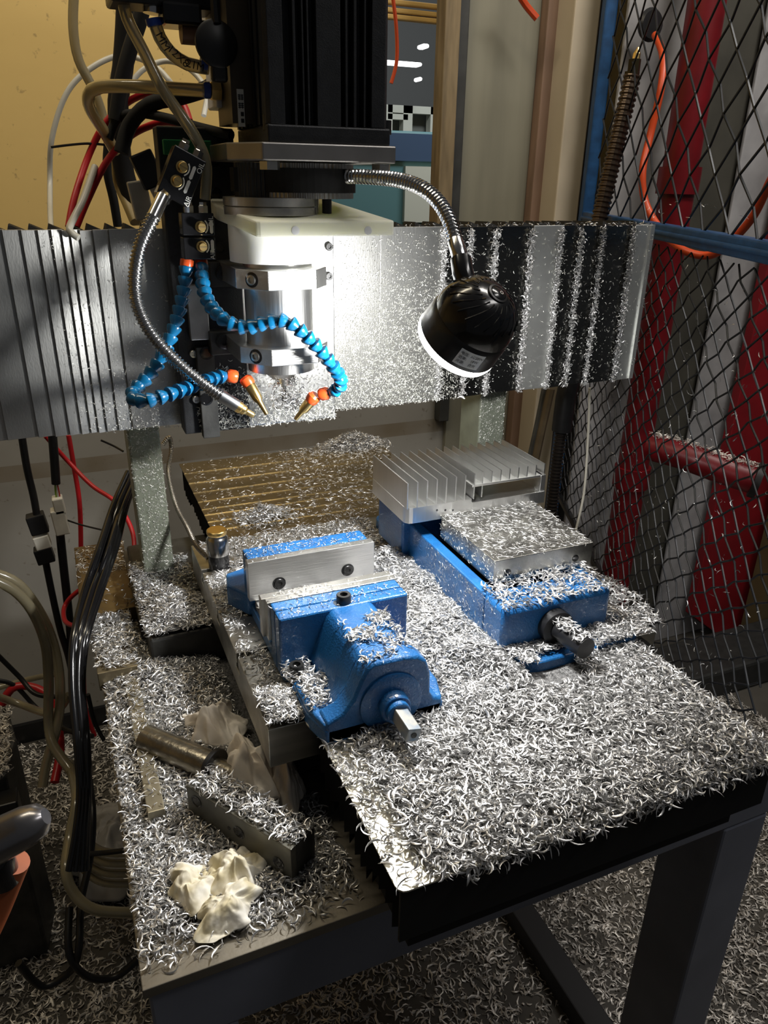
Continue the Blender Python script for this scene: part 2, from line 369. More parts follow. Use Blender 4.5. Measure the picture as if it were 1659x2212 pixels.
# big corrugated conduit in front of fence: (1380,85) -> (1290,470) -> (1200,1080)
def tubept(lst): return [aty(x,y,Y) for x,y,Y in lst]
t=thing('corrugated_conduit','dark corrugated steel conduit leaning by the fence with a brass fitting on top','conduit',aty(1195,1080,1.5))
MB().tube(tubept([(1366,165,1.5),(1335,300,1.49),(1300,450,1.48),(1265,620,1.46),(1235,790,1.45)]),.0175,14,rib=.011,ribamp=.10).build('conduit_hose',mat('bronzed_conduit',(.16,.12,.09),.3,.9,.3,30),t)
MB().tube(tubept([(1372,128,1.5),(1367,165,1.5)]),.013,6,smooth=False).build('hex_nut',mat('dark_nut',(.05,.04,.02),.35,.8),t)
MB().tube(tubept([(1366,155,1.5),(1363,175,1.5)]),.016,6,smooth=False).build('hex_nut',MATS['dark_nut'],t)
MB().lathe([(.009,0),(.008,.012),(.002,.024)],aty(1373,130,1.5),aty(1382,85,1.5)-aty(1373,130,1.5),12).build('brass_tip',BRASS,t)
MB().tube(tubept([(1240,780,1.45),(1222,860,1.44),(1213,930,1.44)]),.024,12).build('coupling_sleeve',BLK,t,smooth=True)
MB().tube(tubept([(1213,930,1.44),(1203,1000,1.43),(1192,1100,1.42),(1188,1160,1.42)]),.0135,14,rib=.0085,ribamp=.12).build('lower_hose',mat('dark_conduit',(.06,.05,.045),.3,.8,.3,30),t)
tag(MB().tube(tubept([(1190,840,1.6),(1172,920,1.6),(1155,1000,1.6)]),.011,8).build('brown_rod',mat('brown_rod_metal',(.20,.15,.09),.4,.5,.3,20)),'thin brown rod standing left of the conduit below the covers','rod')
tag(MB().tube(tubept([(1176,840,1.62),(1160,920,1.62),(1140,1010,1.62)]),.008,8).build('grey_rod',mat('grey_rod_metal',(.14,.14,.13),.4,.5,.3,20)),'thin grey rod left of the brown rod','rod')
tag(MB().tube(tubept([(1274,838,1.25),(1271,930,1.25),(1262,1060,1.22),(1243,1150,1.2)]),.0028,8).build('hanging_line',WTUBE),'thin off-white cord hanging below the right end of the covers','cord')
# orange tube on the fence
t=tag(MB().tube(tubept([(1415,75,1.5),(1432,120,1.45),(1428,190,1.42),(1405,290,1.42),(1388,370,1.4),(1395,440,1.38),(1430,500,1.32),(1475,540,1.25),(1530,552,1.2),(1570,530,1.15),(1625,470,1.1),(1665,390,1.05),(1700,330,1.0)]),.0078,10).build('orange_air_tube',ORC,smooth=True),'long orange air tube looping down behind the wire fence','tube')
tag(MB().lathe([(.03,0),(.034,.008),(.028,.016),(.0,.016)],aty(1400,55,1.62),(0,-1,0),24).build('wall_grommet',BLK,smooth=True),'black round grommet in the wall where the orange tube ends','grommet')
tag(MB().tube(tubept([(1110,-30,1.8),(1135,10,1.8),(1160,40,1.79)]),.008,8).build('orange_cable',ORC,smooth=True),'short orange cable crossing the top of the grey-green panel','cable')
tag(MB().tube(tubept([(848,-10,1.3),(856,60,1.3),(857,130,1.3),(845,180,1.3)]),.003,8).build('red_wire',ORC,smooth=True),'thin orange-red wire hanging in front of the window gap beside the motor','wire')

# ------------------------------------------------------------------ machine base frame
BX0,BX1=-.014,.746; BY0,BY1=.47,1.33
fr=thing('machine_stand','dark grey painted steel stand of square tube carrying the whole machine','stand',(.366,.9,FZ))
MB().box(BX0,BX1,BY0,BY0+.075,-.094,-.014).build('front_rail',FRAME,fr,bevel=.003)
MB().box(BX0,BX1,BY1-.075,BY1,-.094,-.014).build('back_rail',FRAME,fr,bevel=.003)
for x in (BX0,BX1-.075): MB().box(x,x+.075,BY0+.075,BY1-.075,-.094,-.014).build('side_rail',FRAME,fr,bevel=.003)
for x in (BX0,BX1-.075):
    for y in (BY0,BY1-.09): MB().box(x,x+.075,y,y+.09,FZ,-.094).build('leg',FRAME,fr,bevel=.004)
for x in (BX0+.02,BX1-.055): MB().box(x,x+.05,BY0+.09,BY1-.09,FZ,FZ+.05).build('floor_rail',mat('dark_rail_paint',(.02,.02,.022),.6),fr,bevel=.003)
bp=tag(MB().box(BX0-.004,BX1,BY0-.004,BY1,-.012,0).build('base_plate',PLATE,bevel=.001),'oil-stained steel base plate under the milling table, shavings strewn over it','base plate')
# gantry posts
PY=1.113
for k,(x0,x1) in enumerate(((.067,.113),(.66,.713))):
    tag(MB().box(x0,x1,PY,PY+.07,0,.36).build('gantry_post',mat('green_grey_post',(.34,.37,.29),.5,.6,.2,30),bevel=.003),['grey-green gantry post at left, beside the tool sensor','grey-green gantry post at right, behind the finned heat sink'][k],'post','posts under the gantry')
# saddle and table
tag(MB().box(.05,.62,.925,1.24,0,.056).build('table_saddle',DSTEEL,bevel=.004),'dark cast saddle block under the milling table half buried in shavings','saddle')
TT=.118
t=thing('milling_table','steel T-slot milling table carrying the two blue vises','table',(.39,.84,.06))
ys=[.612,.70,.80,.90,1.0,1.075]
prof=[(.612,.0685),(.612,TT)]
for yc in (atz(505,1418,TT).y, atz(459,1316,TT).y, atz(459,1316,TT).y+.11):
    prof+=[(yc-.005,TT),(yc-.005,TT-.014),(yc-.010,TT-.014),(yc-.010,TT-.022),(yc+.010,TT-.022),(yc+.010,TT-.014),(yc+.005,TT-.014),(yc+.005,TT)]
prof+=[(1.072,TT),(1.072,.0685)]
MB().prism(prof,.137,.645,'x').build('table_top',STEELX,t,bevel=.0008)
MB().box(.16,.62,.66,.92,.0,.0685).build('table_carriage',DSTEEL,t,bevel=.003)
# front telescopic cover
cv=thing('front_way_cover','ivory steel way cover with black skirt in front of the table, heaped with shavings','cover',(.39,.48,.06))
cx0,cx1,cy0,cy1=.184,.600,.384,.600
rad=.008; poly=[(cx1,cy1),(cx0,cy1)]+[(cx0+rad-rad*math.cos(a),cy0+rad-rad*math.sin(a)) for a in (0,.5,1.07,1.57)]+[(cx1-rad+rad*math.sin(a),cy0+rad-rad*math.cos(a)) for a in (0,.5,1.07,1.57)]
MB().prism(poly,.1160,.1178).build('top_sheet',IVORY,cv)
MB().box(cx0+.003,cx1-.002,cy0+.003,cy0+.006,.055,.1158).build('front_skirt',BLKM,cv)
for side,X in ((0,cx0+.004),(1,cx1-.004)):
    mb=MB(); n=14; s=1 if side==0 else -1
    for i in range(n):
        y0=cy0+.006+i*(cy1-cy0-.008)/n; y1=cy0+.006+(i+1)*(cy1-cy0-.008)/n; zb=.052-.0*i+ (.012 if i%3==1 else 0)+(0.0 if i<2 else .012)
        if i>3: zb-=.02
        mb.add([(X,y0,zb),(X+s*.012,(y0+y1)/2,zb+.004),(X,y1,zb),(X,y0,.1158),(X+s*.012,(y0+y1)/2,.1158),(X,y1,.1158)],[(0,1,4,3),(1,2,5,4)])
        mb.add([(X+.0006*s,y0,zb),(X+s*.0126,(y0+y1)/2,zb+.004),(X+.0006*s,y1,zb),(X+.0006*s,y0,.1158),(X+s*.0126,(y0+y1)/2,.1158),(X+.0006*s,y1,.1158)],[(0,1,4,3),(1,2,5,4)])
    mb.build('side_bellows',BLKM,cv)
MB().box(cx0+.02,cx1-.02,cy0+.02,.65,.02,.1155).build('bellows_core',BLKM,cv)
# rear cover: telescopic stainless sheets, reflected yellow put into their colour
rc=thing('rear_way_cover','telescopic stainless way cover, reflected yellow in its colour, behind the table with scattered shavings','cover',(.39,1.26,.06))
n=9; y0=1.072; y1=1.446
edges=[1.072,1.115,1.150,1.180,1.205,1.24,1.285,1.335,1.39,1.446]
for i in range(n):
    z=TT-.002-.0012*i*0+ (i%2)*.0012
    MB().prism([(edges[i],TT+.0005),(edges[i],TT-.0015),(edges[i+1]+.004,TT-.0028),(edges[i+1]+.004,TT-.0012)],.178-.0,.600,'x').build('cover_sheet',YREFL,rc)
mb=MB(); X=.182
for i in range(22):
    a=1.075+i*.0168; b=a+.0168; zb=.055 if i>6 else .05
    zb+= .006*((i//3)%3)
    mb.add([(X,a,zb),(X+.01,(a+b)/2,zb),(X,b,zb),(X,a,TT-.006),(X+.01,(a+b)/2,TT-.006),(X,b,TT-.006)],[(0,1,4,3),(1,2,5,4)])
mb.box(.195,.59,1.075,1.43,.03,TT-.008)
mb.build('side_bellows',BLKM,rc)

# ------------------------------------------------------------------ gantry covers
GY=1.03; GZ0=.3265; GZ1=.581
gc=thing('gantry_way_cover','wide telescopic sheet-metal cover across the gantry, speckled with fine shavings','cover',(.39,GY+.05,GZ0))
MB().box(-.13,.905,GY+.02,PY-.002,GZ0+.02,GZ1-.012).build('gantry_beam',DSTEEL,gc)
def gx(px,py=560): return aty(px,py,GY).x
# left group
L_edges=[-.133,gx(-60),gx(40,700),gx(62+0,600),gx(100,620),gx(125,600),gx(147,600),gx(165,600),gx(185,600),gx(215,620),gx(248,620),gx(384,600)]
L_edges=sorted(L_edges)
SEG=[]
for i in range(len(L_edges)-1):
    SEG.append((L_edges[i],L_edges[i+1],0.0006+.0009*i,0,COVER))
# right group (fixed pixel columns at y~560)
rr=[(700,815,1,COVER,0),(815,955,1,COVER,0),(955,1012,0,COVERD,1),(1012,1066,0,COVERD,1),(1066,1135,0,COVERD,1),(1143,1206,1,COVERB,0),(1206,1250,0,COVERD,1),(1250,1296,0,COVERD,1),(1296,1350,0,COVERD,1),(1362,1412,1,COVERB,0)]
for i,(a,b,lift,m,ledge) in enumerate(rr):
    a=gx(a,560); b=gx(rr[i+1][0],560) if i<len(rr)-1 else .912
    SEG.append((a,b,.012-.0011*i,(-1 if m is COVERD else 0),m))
CHSTRIPS=[]
for a,b,off,tilt,m in SEG:
    y=GY-off; d=.010 if tilt else 0
    tl=.0032 if b<.2 else .0012
    poly=[(a,y),(b+.002,y+tl),(b+.002,y+tl+.0016),(a,y+.0016)]
    if tilt: poly=[(a,y),(b,y+.0045),(b,y+.006),(a,y+.0018)]; CHSTRIPS.append((a,y))
    mb=MB(); mb.prism(poly,GZ0+R.uniform(0,.002),GZ1-R.uniform(0,.0015)); 
    mb.build('cover_sheet',m,gc,bevel=.0006)
MB().box(-.133,.912,GY+.004,PY-.004,GZ1-.010,GZ1-.006).build('top_sheet',BLK,gc)
mb=MB()
x=-.13; split_=False
while x<.90:   # accordion folds showing as saw teeth on top
    s=.022 if x<.14 else .030
    if .13<x<.25 :
        if not split_: mb.build('accordion_folds',BLKM,gc); mb=MB(); split_=True
        x+=s; continue
    mb.add([(x,GY+.006,GZ1-.004),(x+s*.9,GY+.010,GZ1-.004),(x+s*.12,GY+.012,GZ1+.005),(x,GY+.05,GZ1-.004),(x+s*.9,GY+.055,GZ1-.004),(x+s*.12,GY+.05,GZ1+.004)],[(0,1,2),(3,5,4),(0,2,5,3),(1,4,5,2)])
    x+=s
mb.build('accordion_folds',BLKM,gc)
mb=MB()
MB().box(.905,.9125,GY-.004,PY,GZ0+.002,GZ1-.001).build('end_cap',COVERB,gc)

# ------------------------------------------------------------------ spindle head
SX,SY=.2455,.90
hd=thing('spindle_head','motorised milling spindle head with belt drive on a black and silver carriage','spindle',(SX,.95,.33))
CY1=.985   # carriage plate front
def zy(x,y,Y): return aty(x,y,Y).z
MB().box(aty(345,400,1.0).x,aty(505,400,1.0).x,CY1,GY-.013,GZ0-.002,aty(400,275,1.0).z).build('carriage_plate',ANOD,hd,bevel=.002,label='black carriage plate')
x0=aty(500,600,CY1).x; x1=aty(724,600,CY1).x
MB().box(x0,x1,CY1+.004,GY-.013,GZ0-.001,zy(700,480,CY1)).build('carriage_plate',ALU,hd,bevel=.0015,label='silver carriage plate')
for px,py in ((711,533),(711,597),(424,863),(458,860),(418,765)):
    p=aty(px,py,CY1-(.004 if px<500 else 0)); MB().lathe([(.0052,0),(.0052,.004),(.0045,.005),(.0025,.005),(.0022,.0025)],p+Vector((0,.003,0)),(0,-1,0),18).build('cap_screw',BOLT if px>500 else BOLTS,hd,smooth=True)
# open holes on black plate
for px,py in ((463,347),(467,418),(475,535)):
    p=aty(px,py,CY1); MB().lathe([(.0068,0),(.0068,.001),(.0052,.0012),(.005,.0003)],p+Vector((0,.0002,0)),(0,-1,0),22).build('screw_hole',BLKG,hd,smooth=True)
# linear rail and silver strip lower left
xa_=aty(410,700,.972).x; xb_=aty(452,700,.972).x
MB().box(xa_,xb_,.972,CY1,zy(430,735,.972),zy(430,615,.972)).build('guide_strip',STEEL,hd,bevel=.001)
MB().box(aty(428,800,.97).x,aty(466,800,.97).x,.972,CY1,GZ0-.006,zy(445,750,.972)).build('guide_block',DSTEEL,hd,bevel=.001)
for py in (763,862): MB().lathe([(.0085,0),(.0085,.001),(.0062,.0012),(.006,.0003)],aty(446,py,.972)+Vector((0,.0002,0)),(0,-1,0),22).build('screw_hole',BLKG,hd,smooth=True)
for py in (590,737):
    p=aty(482,py,.972); MB().box(p.x-.018,p.x+.014,.960,CY1,p.z-.015,p.z+.014).build('clamp_foot',DSTEEL,hd,bevel=.001)
    q=aty(482,py,.96); MB().lathe([(.0095,0),(.0095,.006),(.008,.007),(.004,.007),(.004,.003)],q,(0,-1,0),20).build('cap_screw',BOLT,hd,smooth=True)
# spindle body
def zc(y): return aty(601,y,SY-.04).z
rS=.0403
MB().cyl((SX,SY,zc(812)),(SX,SY,zc(560)),rS,64).build('spindle_body',ALU,hd,smooth=True)
MB().lathe([(.012,-.012),(.014,-.010),(.026,0),(.034,.008),(rS-.003,.012),(rS-.002,.02)],(SX,SY,zc(800)-.008),(0,0,1),48).build('spindle_nose',STEEL,hd,smooth=True)
zt=zc(822)-.006
MB().lathe([(.004,-.010),(.0075,-.008),(.0085,0),(.0085,.014),(.011,.016),(.011,.022)],(SX,SY-.008,zt),(0,0,1),24).build('collet_nut',STEEL,hd,smooth=True)
MB().cyl((SX,SY-.008,zt-.03),(SX,SY-.008,zt-.008),.003,12).build('end_mill',DSTEEL,hd,smooth=True)
for k,(ya,yb) in enumerate(((574,628),(743,790))):
    z1=aty(620,ya+10,SY-.052).z; z0=aty(620,yb-1,SY-.052).z
    poly=[(SX-.055,SY-.022),(SX-.026,SY-.054),(SX+.030,SY-.054),(SX+.052,SY-.026),(SX+.052,CY1),(SX-.055,CY1)]
    c=MB().prism(poly,z0,z1).build('spindle_clamp',ALUX,hd,bevel=.0008)
    nrm=Vector((-.032,-.029,0)).normalized(); pc=Vector((SX-.0405,SY-.038,(z0+z1)/2))
    MB().lathe([(.0085,0),(.0085,.0004),(.0075,.0006)],pc,nrm,22).build('clamp_bore',BLKG,c,smooth=True)
    MB().lathe([(.0055,0),(.0055,.002),(.0045,.0025),(.003,.0025),(.003,.0005)],pc+nrm*.0004,nrm,18).build('cap_screw',BOLTS,c,smooth=True)
# nylon collar and guard plate
MB().cyl((SX,SY,aty(600,572,SY-.05).z),(SX,SY,.596),.0545,72).build('guard_collar',NYLW,hd,smooth=True)
yf=SY-.073
a=aty(556,478,yf); b=aty(852,478,yf); zt=a.z; zb=aty(556,513,yf).z
TL=.125
lb_=aty(466,434,.925); rb_=aty(723,441,.955)
poly=[(a.x+.003,yf),(b.x-.001,yf),(b.x,yf+.002),(rb_.x,.955),(rb_.x,.975),(lb_.x+.004,.975),(lb_.x,.955),(lb_.x,.925),(a.x-.002,yf+.002)]
mb=MB().prism(poly,zb,zt); mb.v=[(v[0],v[1],v[2]+TL*(v[1]-yf)) for v in mb.v]
mb.build('guard_plate',NYL,hd,bevel=.0018)
for px in (638,795): MB().lathe([(.0045,0),(.0045,.0006),(.003,.0008)],aty(px,498,yf),(0,-1,0),18).build('plate_plug',NYLW,hd,smooth=True)
# bearing housing above plate
zp=zt
mb=MB(); mb.lathe([(.054,0),(.054,.008),(.0525,.0085),(.054,.0095),(.054,.018)],(SX-.004,SY,zp+.004),(0,0,1),64); mb.build('bearing_housing',STEEL,hd,smooth=True)
# pulleys and belt
PX,PYm=aty(662,390,SY).x,SY+.005
def gear(c,r,z0,z1,n):
    poly=[]
    for i in range(n):
        for da,rr_ in ((0,1),(.25,1),(.5,.965),(.75,.965)):
            A=2*math.pi*(i+da)/n; poly.append((c[0]+r*rr_*math.cos(A),c[1]+r*rr_*math.sin(A)))
    return MB().prism(poly,z0,z1)
zg0=aty(660,430,PYm-.055).z; zg1=aty(660,352,PYm-.055).z
gear((PX,PYm),.0555,zg0,zg1,64).build('belt_pulley',STEEL,hd)
gear((SX-.012,SY+.012),.030,zg0,zg1,40).build('belt_pulley',DSTEEL,hd)
mb=MB(); 
zb0=aty(660,417,PYm-.057).z; zb1=aty(660,363,PYm-.057).z
ring=[(PX+.058*math.cos(t_),PYm+.058*math.sin(t_)) for t_ in np.linspace(-math.pi*.93,math.pi/2,34)]+[(SX-.014+.032*math.cos(t_),SY+.014+.032*math.sin(t_)) for t_ in np.linspace(math.pi/2,math.pi*1.1,10)]
mb.prism(ring,zb0,zb1).build('drive_belt',RUB,hd)
for px in (633,668,706):
    p=aty(px,438,PYm-.03); MB().cyl((p.x,p.y,zp+.002),(p.x,p.y,zg0+.002),.0055 if px!=668 else .010,16).build('pulley_screw',BOLT if px!=668 else STEEL,hd,smooth=True)
# motor plate
ym=SY-.062; A=aty(566,306,ym); B_=aty(856,310,ym); z1=A.z; z0=aty(700,350,ym).z
xl=aty(490,308,SY-.02).x
poly=[(A.x,ym),(B_.x,ym),(B_.x,SY+.08),(xl,SY+.08),(xl,ym+.045)]
mpz=(z0,z1)
MB().prism(poly,z0,z1).build('motor_plate',mat('grey_milled_plate',(.42,.40,.38),.4,1,.15,30),hd,bevel=.0015)
for px,py,Y in ((583,356,ym+.012),(823,360,ym+.012),(528,352,SY+.01)):
    p=aty(px,py,Y); MB().lathe([(.011,0),(.011,.008)],(p.x,p.y,z0-.0085),(0,0,1),6).build('hex_bolt',BOLTS,hd)
for px,py in ((583,268),(843-12,275)):
    p=aty(px,py,ym+.02); MB().lathe([(.0075,0),(.0075,.014)],(p.x,p.y,z1+.012),(0,0,1),18).build('motor_bolt',BOLT,hd,smooth=True)
# motor body with vertical fins
my0=ym+.008; mx0=aty(576,250,my0).x; mx1=aty(838,250,my0).x; my1=my0+.135; mz0=z1; mzf=aty(700,272,my0).z
MB().box(mx0-.0,mx1+.003,my0-.001,my1,mz0,mzf).build('motor_flange',ANOD,hd,bevel=.002)
fx=lambda px: aty(px,150,my0).x
prof=[(mx0,my1),(mx0,my0+.004),(mx0+.004,my0)]
for a_,b_ in ((613,634),(640,653),(657,664),(668,684),(736,746),(751,764),(770,786),(790,803)):
    prof+=[(fx(a_),my0),(fx(a_)+.0006,my0+.012),(fx(b_)-.0006,my0+.012),(fx(b_),my0)]
prof+=[(mx1-.004,my0),(mx1,my0+.004),(mx1,my1)]
MB().prism(prof,mzf,mzf+.30).build('motor_body',ANOD,hd,bevel=.0006)
mb=MB()
for i in range(6): mb.box(mx0-.002,mx0+.001,my0+.02+i*.02,my0+.026+i*.02,mzf,mzf+.3)
mb.build('side_ribs',BLK,hd)
# label on motor side strip

DY=.90; dx0=aty(501,230,DY).x; dx1=min(aty(536,230,DY).x,mx0-.0004)
MB().box(dx0,mx0-.0002,DY,my1-.01,mzf+.002,mzf+.3).build('side_duct',mat('brown_black_housing',(.09,.07,.045),.4,.2,.3,20),hd)
q0=aty(511,192,DY-.001); q1=aty(530,274,DY-.001); xA=q0.x; xB=q1.x; zA=q0.z; zB=q1.z; W_=xB-xA
lb=MB().box(xA,xB,DY-.0012,DY-.0002,zB,zA).build('rating_label',WLAB,hd,label='white paper rating label')
mb=MB(); yo=(DY-.0018,DY-.0011)
for r_ in range(2):
    for c_ in range(2):
        cx_=xA+W_*(.30+.42*c_); cz=zA-(zA-zB)*(.22+.22*r_)
        for k in range(3): mb.box(cx_-.0014,cx_+.0014,*yo,cz-.0018+k*.0018,cz-.0010+k*.0018)
        mb.box(cx_-.0003,cx_+.0003,*yo,cz-.0026,cz+.0030)
for k,f in enumerate((.66,.84)):
    cz=zA-(zA-zB)*f; mb.box(xA+.003,xB-.001,*yo,cz-.0020,cz+.0020)
mb.build('label_print',BLK,lb)
# pneumatic slab + fittings at left of motor
sl=thing('air_manifold','pale aluminium air manifold with brass elbow and blue push fittings left of the motor','manifold',aty(480,180,.97))
p0=aty(468,232,.95); p1=aty(499,60,.95)
MB().box(p0.x,p1.x,.95,1.0,p0.z,p1.z+.03).build('manifold_block',mat('pale_manifold',(.72,.73,.77),.45,0,.1,20),sl,bevel=.002)
c=aty(468,197,.945); MB().lathe([(.010,0),(.010,.010),(.007,.012),(.007,.018)],c+Vector((.004,0,0)),(-1,0,0),6).build('brass_fitting',BRASS,sl)
for px,py,d_ in ((453,195,(-1,0,0)),(447,140,(-1,0,.1)),(331,40,(.2,0,-1))):
    p=aty(px,py,.945); MB().lathe([(.0085,0),(.0085,.005),(.0072,.007)],p,d_,18).build('push_fitting',mat('blue_push_ring',(.02,.06,.32),.35),sl,smooth=True)
p=aty(465,97,.90); t=thing('round_black_cover','round black rubber disc cover hanging left of the motor','cover',p)
MB().lathe([(.0205,0),(.022,.002),(.022,.006),(.019,.008)],p,(.1,-1,.1),36).build('disc',BLK,t,smooth=True)
MB().box(p.x-.007,p.x+.010,p.y-.008,p.y+.002,p.z-.034,p.z-.018).build('disc_tab',BLK,t,bevel=.003)
MB().tube([p+Vector((.002,-.004,.018)),p+Vector((.002,-.002,.035)),p+Vector((.004,.0,.07))],.005,8).build('disc_stem',BLK,t,smooth=True)
p=aty(415,70,.95); tag(MB().cyl(p-Vector((.012,0,0)),p+Vector((.02,0,0)),.012,20).build('copper_plug',mat('brown_plug',(.22,.12,.07),.5,.4),smooth=True),'small brown cylindrical plug left of the black disc cover','plug')
# solenoid valve block at top
p=aty(310,6,.95); t=thing('valve_block','black pneumatic valve block at the top edge above the tubes','valve',p)
MB().box(p.x-.035,p.x+.07,.93,.98,p.z-.004,p.z+.06).build('valve_body',BLK,t,bevel=.003)
MB().box(p.x+.015,p.x+.055,.925,.965,p.z-.02,p.z+.0).build('valve_port',BLKG,t,bevel=.003)
MB().lathe([(.010,0),(.010,.018)],aty(330,30,.945),(.1,0,1),16).build('valve_stub',CHROME,t,smooth=True)
# green terminal behind
p=aty(417,320,.985); tag(MB().box(p.x-.035,p.x+.02,.975,.984,p.z-.008,p.z+.008).build('green_terminal',GREEN,bevel=.001),'small green terminal strip on top of the black carriage plate','terminal')
# black plate behind rotated lubricator
# ------------------------------------------------------------------ lubricator blocks
def lub(name,label,c,Y,ang,wpx,hpx,split):
    # block local frame: x right, z up, rotated by ang about Y
    t=thing(name,label,'mist block',c)
    m=Matrix.Translation(c)@Matrix.Rotation(math.radians(ang),4,'Y')
    W,H,D=wpx,hpx,.022
    if split: bodies=((-H/2,-.001),(.001,H/2))
    else: bodies=((-H/2,H/2),)
    for a_,b_ in bodies: MB().box(-W/2,W/2,0,D,a_,b_,m).build('block_body',BLKG,t,bevel=.0012)
    R3=m.to_3x3(); ks=[]
    for k,zz in enumerate((H*.21,-H*.21) if split else (H*.17,-H*.13)):
        kx=.002 if split else -.004
        kn=MB().lathe([(.0062,0),(.0062,.003),(.0048,.0035),(.0048,.011),(.0042,.012)],m@Vector((kx,0,zz)),R3@Vector((0,-1,0)),22).build('brass_knob',BRASS,t,smooth=True)
        MB().box(kx-.004,kx+.004,-.0125,-.0118,zz-.0005,zz+.0005,m).build('knob_slot',mat('dark_slot',(.12,.08,.03),.5),kn)
        mb=MB(); gx_=kx+.0125
        mb.prism([(gx_-.0018,zz-.006),(gx_,zz-.0075),(gx_+.0018,zz-.006),(gx_+.0018,zz+.006),(gx_,zz+.0075),(gx_-.0018,zz+.006)],-.0006,-.0001,'y',m)
        for q in range(5):
            A0=math.radians(-50+q*20); A1=math.radians(-50+(q+1)*20); r0,r1=.0078,.0092
            mb.prism([(kx+r0*math.cos(A0),zz+r0*math.sin(A0)),(kx+r1*math.cos(A0),zz+r1*math.sin(A0)),(kx+r1*math.cos(A1),zz+r1*math.sin(A1)),(kx+r0*math.cos(A1),zz+r0*math.sin(A1))],-.0006,-.0001,'y',m)
        mb.build('printed_mark',WLAB,t)
    e=R3@Vector((0,0,1)); f=R3@Vector((-1,0,0))
    text('OIL',.0075,WLAB,m@Vector((W/2-.0035,-.0005,H/2-.009)),-e if False else e,f,t)
    text('AIR',.0075,WLAB,m@Vector((W/2-.0035,-.0005,-H/2+.006)),e,f,t)
    for dx in (-.008,.008):
        MB().lathe([(.0058,0),(.0058,.007),(.0045,.008),(.0045,.011)],m@Vector((dx,.011,H/2)),R3@Vector((0,0,1)),6).build('hex_fitting',CHROME,t)
    return t,m
Y1=.90
c1=aty(393,382,Y1); lub1,m1=lub('tilted_mist_block','black OIL and AIR mist lubricator block, tilted, feeding the chrome gooseneck',c1,Y1,27,.036,.052,False)
c2=aty(430,511,.915); lub2,m2=lub('upright_mist_block','black OIL and AIR mist lubricator block standing upright above the blue hoses',c2,.915,1,.036,.050,True)
# chrome gooseneck nozzle
gn=thing('gooseneck_nozzle','long chrome gooseneck coolant nozzle with brass tip curving left of the spindle','nozzle',aty(350,425,Y1))
G=[(352,425,Y1),(330,470,.885),(303,530,.88),(291,600,.875),(297,660,.87),(330,725,.865),(385,785,.86),(440,830,.855),(478,857,.85)]
GP=tubept(G)
MB().lathe([(.0098,0),(.0098,.010),(.0085,.012)],aty(357,413,Y1+.01),GP[1]-GP[0],6).build('hex_collar',CHROME,gn)
MB().tube(GP[0:1]+[aty(341,448,.893),aty(330,472,.886)],.0070,20).build('ferrule',CHROME,gn,smooth=True)
MB().tube(tubept([(332,468,.886)])+GP[2:],.0068,20,rib=.0042,ribamp=.11).build('gooseneck',CHROME,gn,smooth=True)
MB().tube(tubept([(476,855,.85),(498,868,.848),(512,877,.847)]),.0072,18,smooth=False).build('ferrule',mat('dull_chrome',(.5,.52,.55),.3,1,.3,40),gn,smooth=True)
MB().lathe([(.0070,0),(.0070,.006),(.006,.007),(.006,.011),(.0036,.014),(.0036,.022),(.0028,.024)],aty(510,876,.847),aty(552,900,.845)-aty(510,876,.847),18).build('brass_tip',BRASS,gn,smooth=True)
# blue segmented coolant hoses
def lochose(label,pts,tip,loc):
    t=thing('segmented_coolant_hose',label,'coolant hose',pts[0],'blue segmented coolant hoses')
    P=spline(pts,.004); S=resample(P,.0118)
    MB().lathe([(.0078,0),(.0078,.006),(.0072,.008)],pts[0]-(S[1]-S[0]).normalized()*.008,S[1]-S[0],20).build('orange_collar',ORG,t,smooth=True)
    prof=[(.0050,-.001),(.0086,0),(.0089,.0014),(.0072,.006),(.0050,.0100),(.0046,.0130)]
    for a_,b_ in zip(S,S[1:]): MB().lathe(prof,a_,b_-a_,16).build('hose_segment',LOC,t,smooth=True)
    e=S[-1]; T=[Vector(q) for q in tip]
    MB().lathe([(.006,0),(.0082,.003),(.0082,.010),(.0066,.013)],e,T[0]-e,16).build('orange_joint',ORG,t,smooth=True)
    MB().lathe([(.0062,0),(.0085,.003),(.0080,.010),(.0055,.014)],T[0]-(T[1]-T[0]).normalized()*.002,T[1]-T[0],16).build('orange_joint',ORG,t,smooth=True)
    T[1]=T[0]+(T[1]-T[0]).normalized()*.010; d=(T[2]-T[1]); L=d.length
    MB().lathe([(.0068,0),(.0060,.45*L),(.0035,.58*L),(.0024,L)],T[1],d,16).build('brass_nozzle',BRASS,t,smooth=True)
    return t
A1_=tubept([(403,577,.925),(398,620,.92),(385,680,.91),(368,730,.90),(347,775,.89),(318,815,.88),(290,843,.87),(288,862,.855),(315,866,.84),(350,857,.84),(390,843,.85),(430,828,.87),(470,815,.89),(505,808,.90)])
lochose('blue segmented coolant hose looping left and back under the chrome gooseneck',A1_,tubept([(530,818,.895),(553,850,.885),(576,895,.87)]),None)
B1_=tubept([(435,577,.925),(440,625,.90),(458,665,.88),(490,695,.855),(530,708,.845),(570,698,.835),(615,692,.825),(655,720,.82),(690,755,.82),(722,795,.82),(738,825,.83),(722,845,.845),(700,848,.855)])
lochose('blue segmented coolant hose sweeping right in front of the spindle',B1_,tubept([(680,855,.86),(664,875,.865),(638,906,.87)]),None)

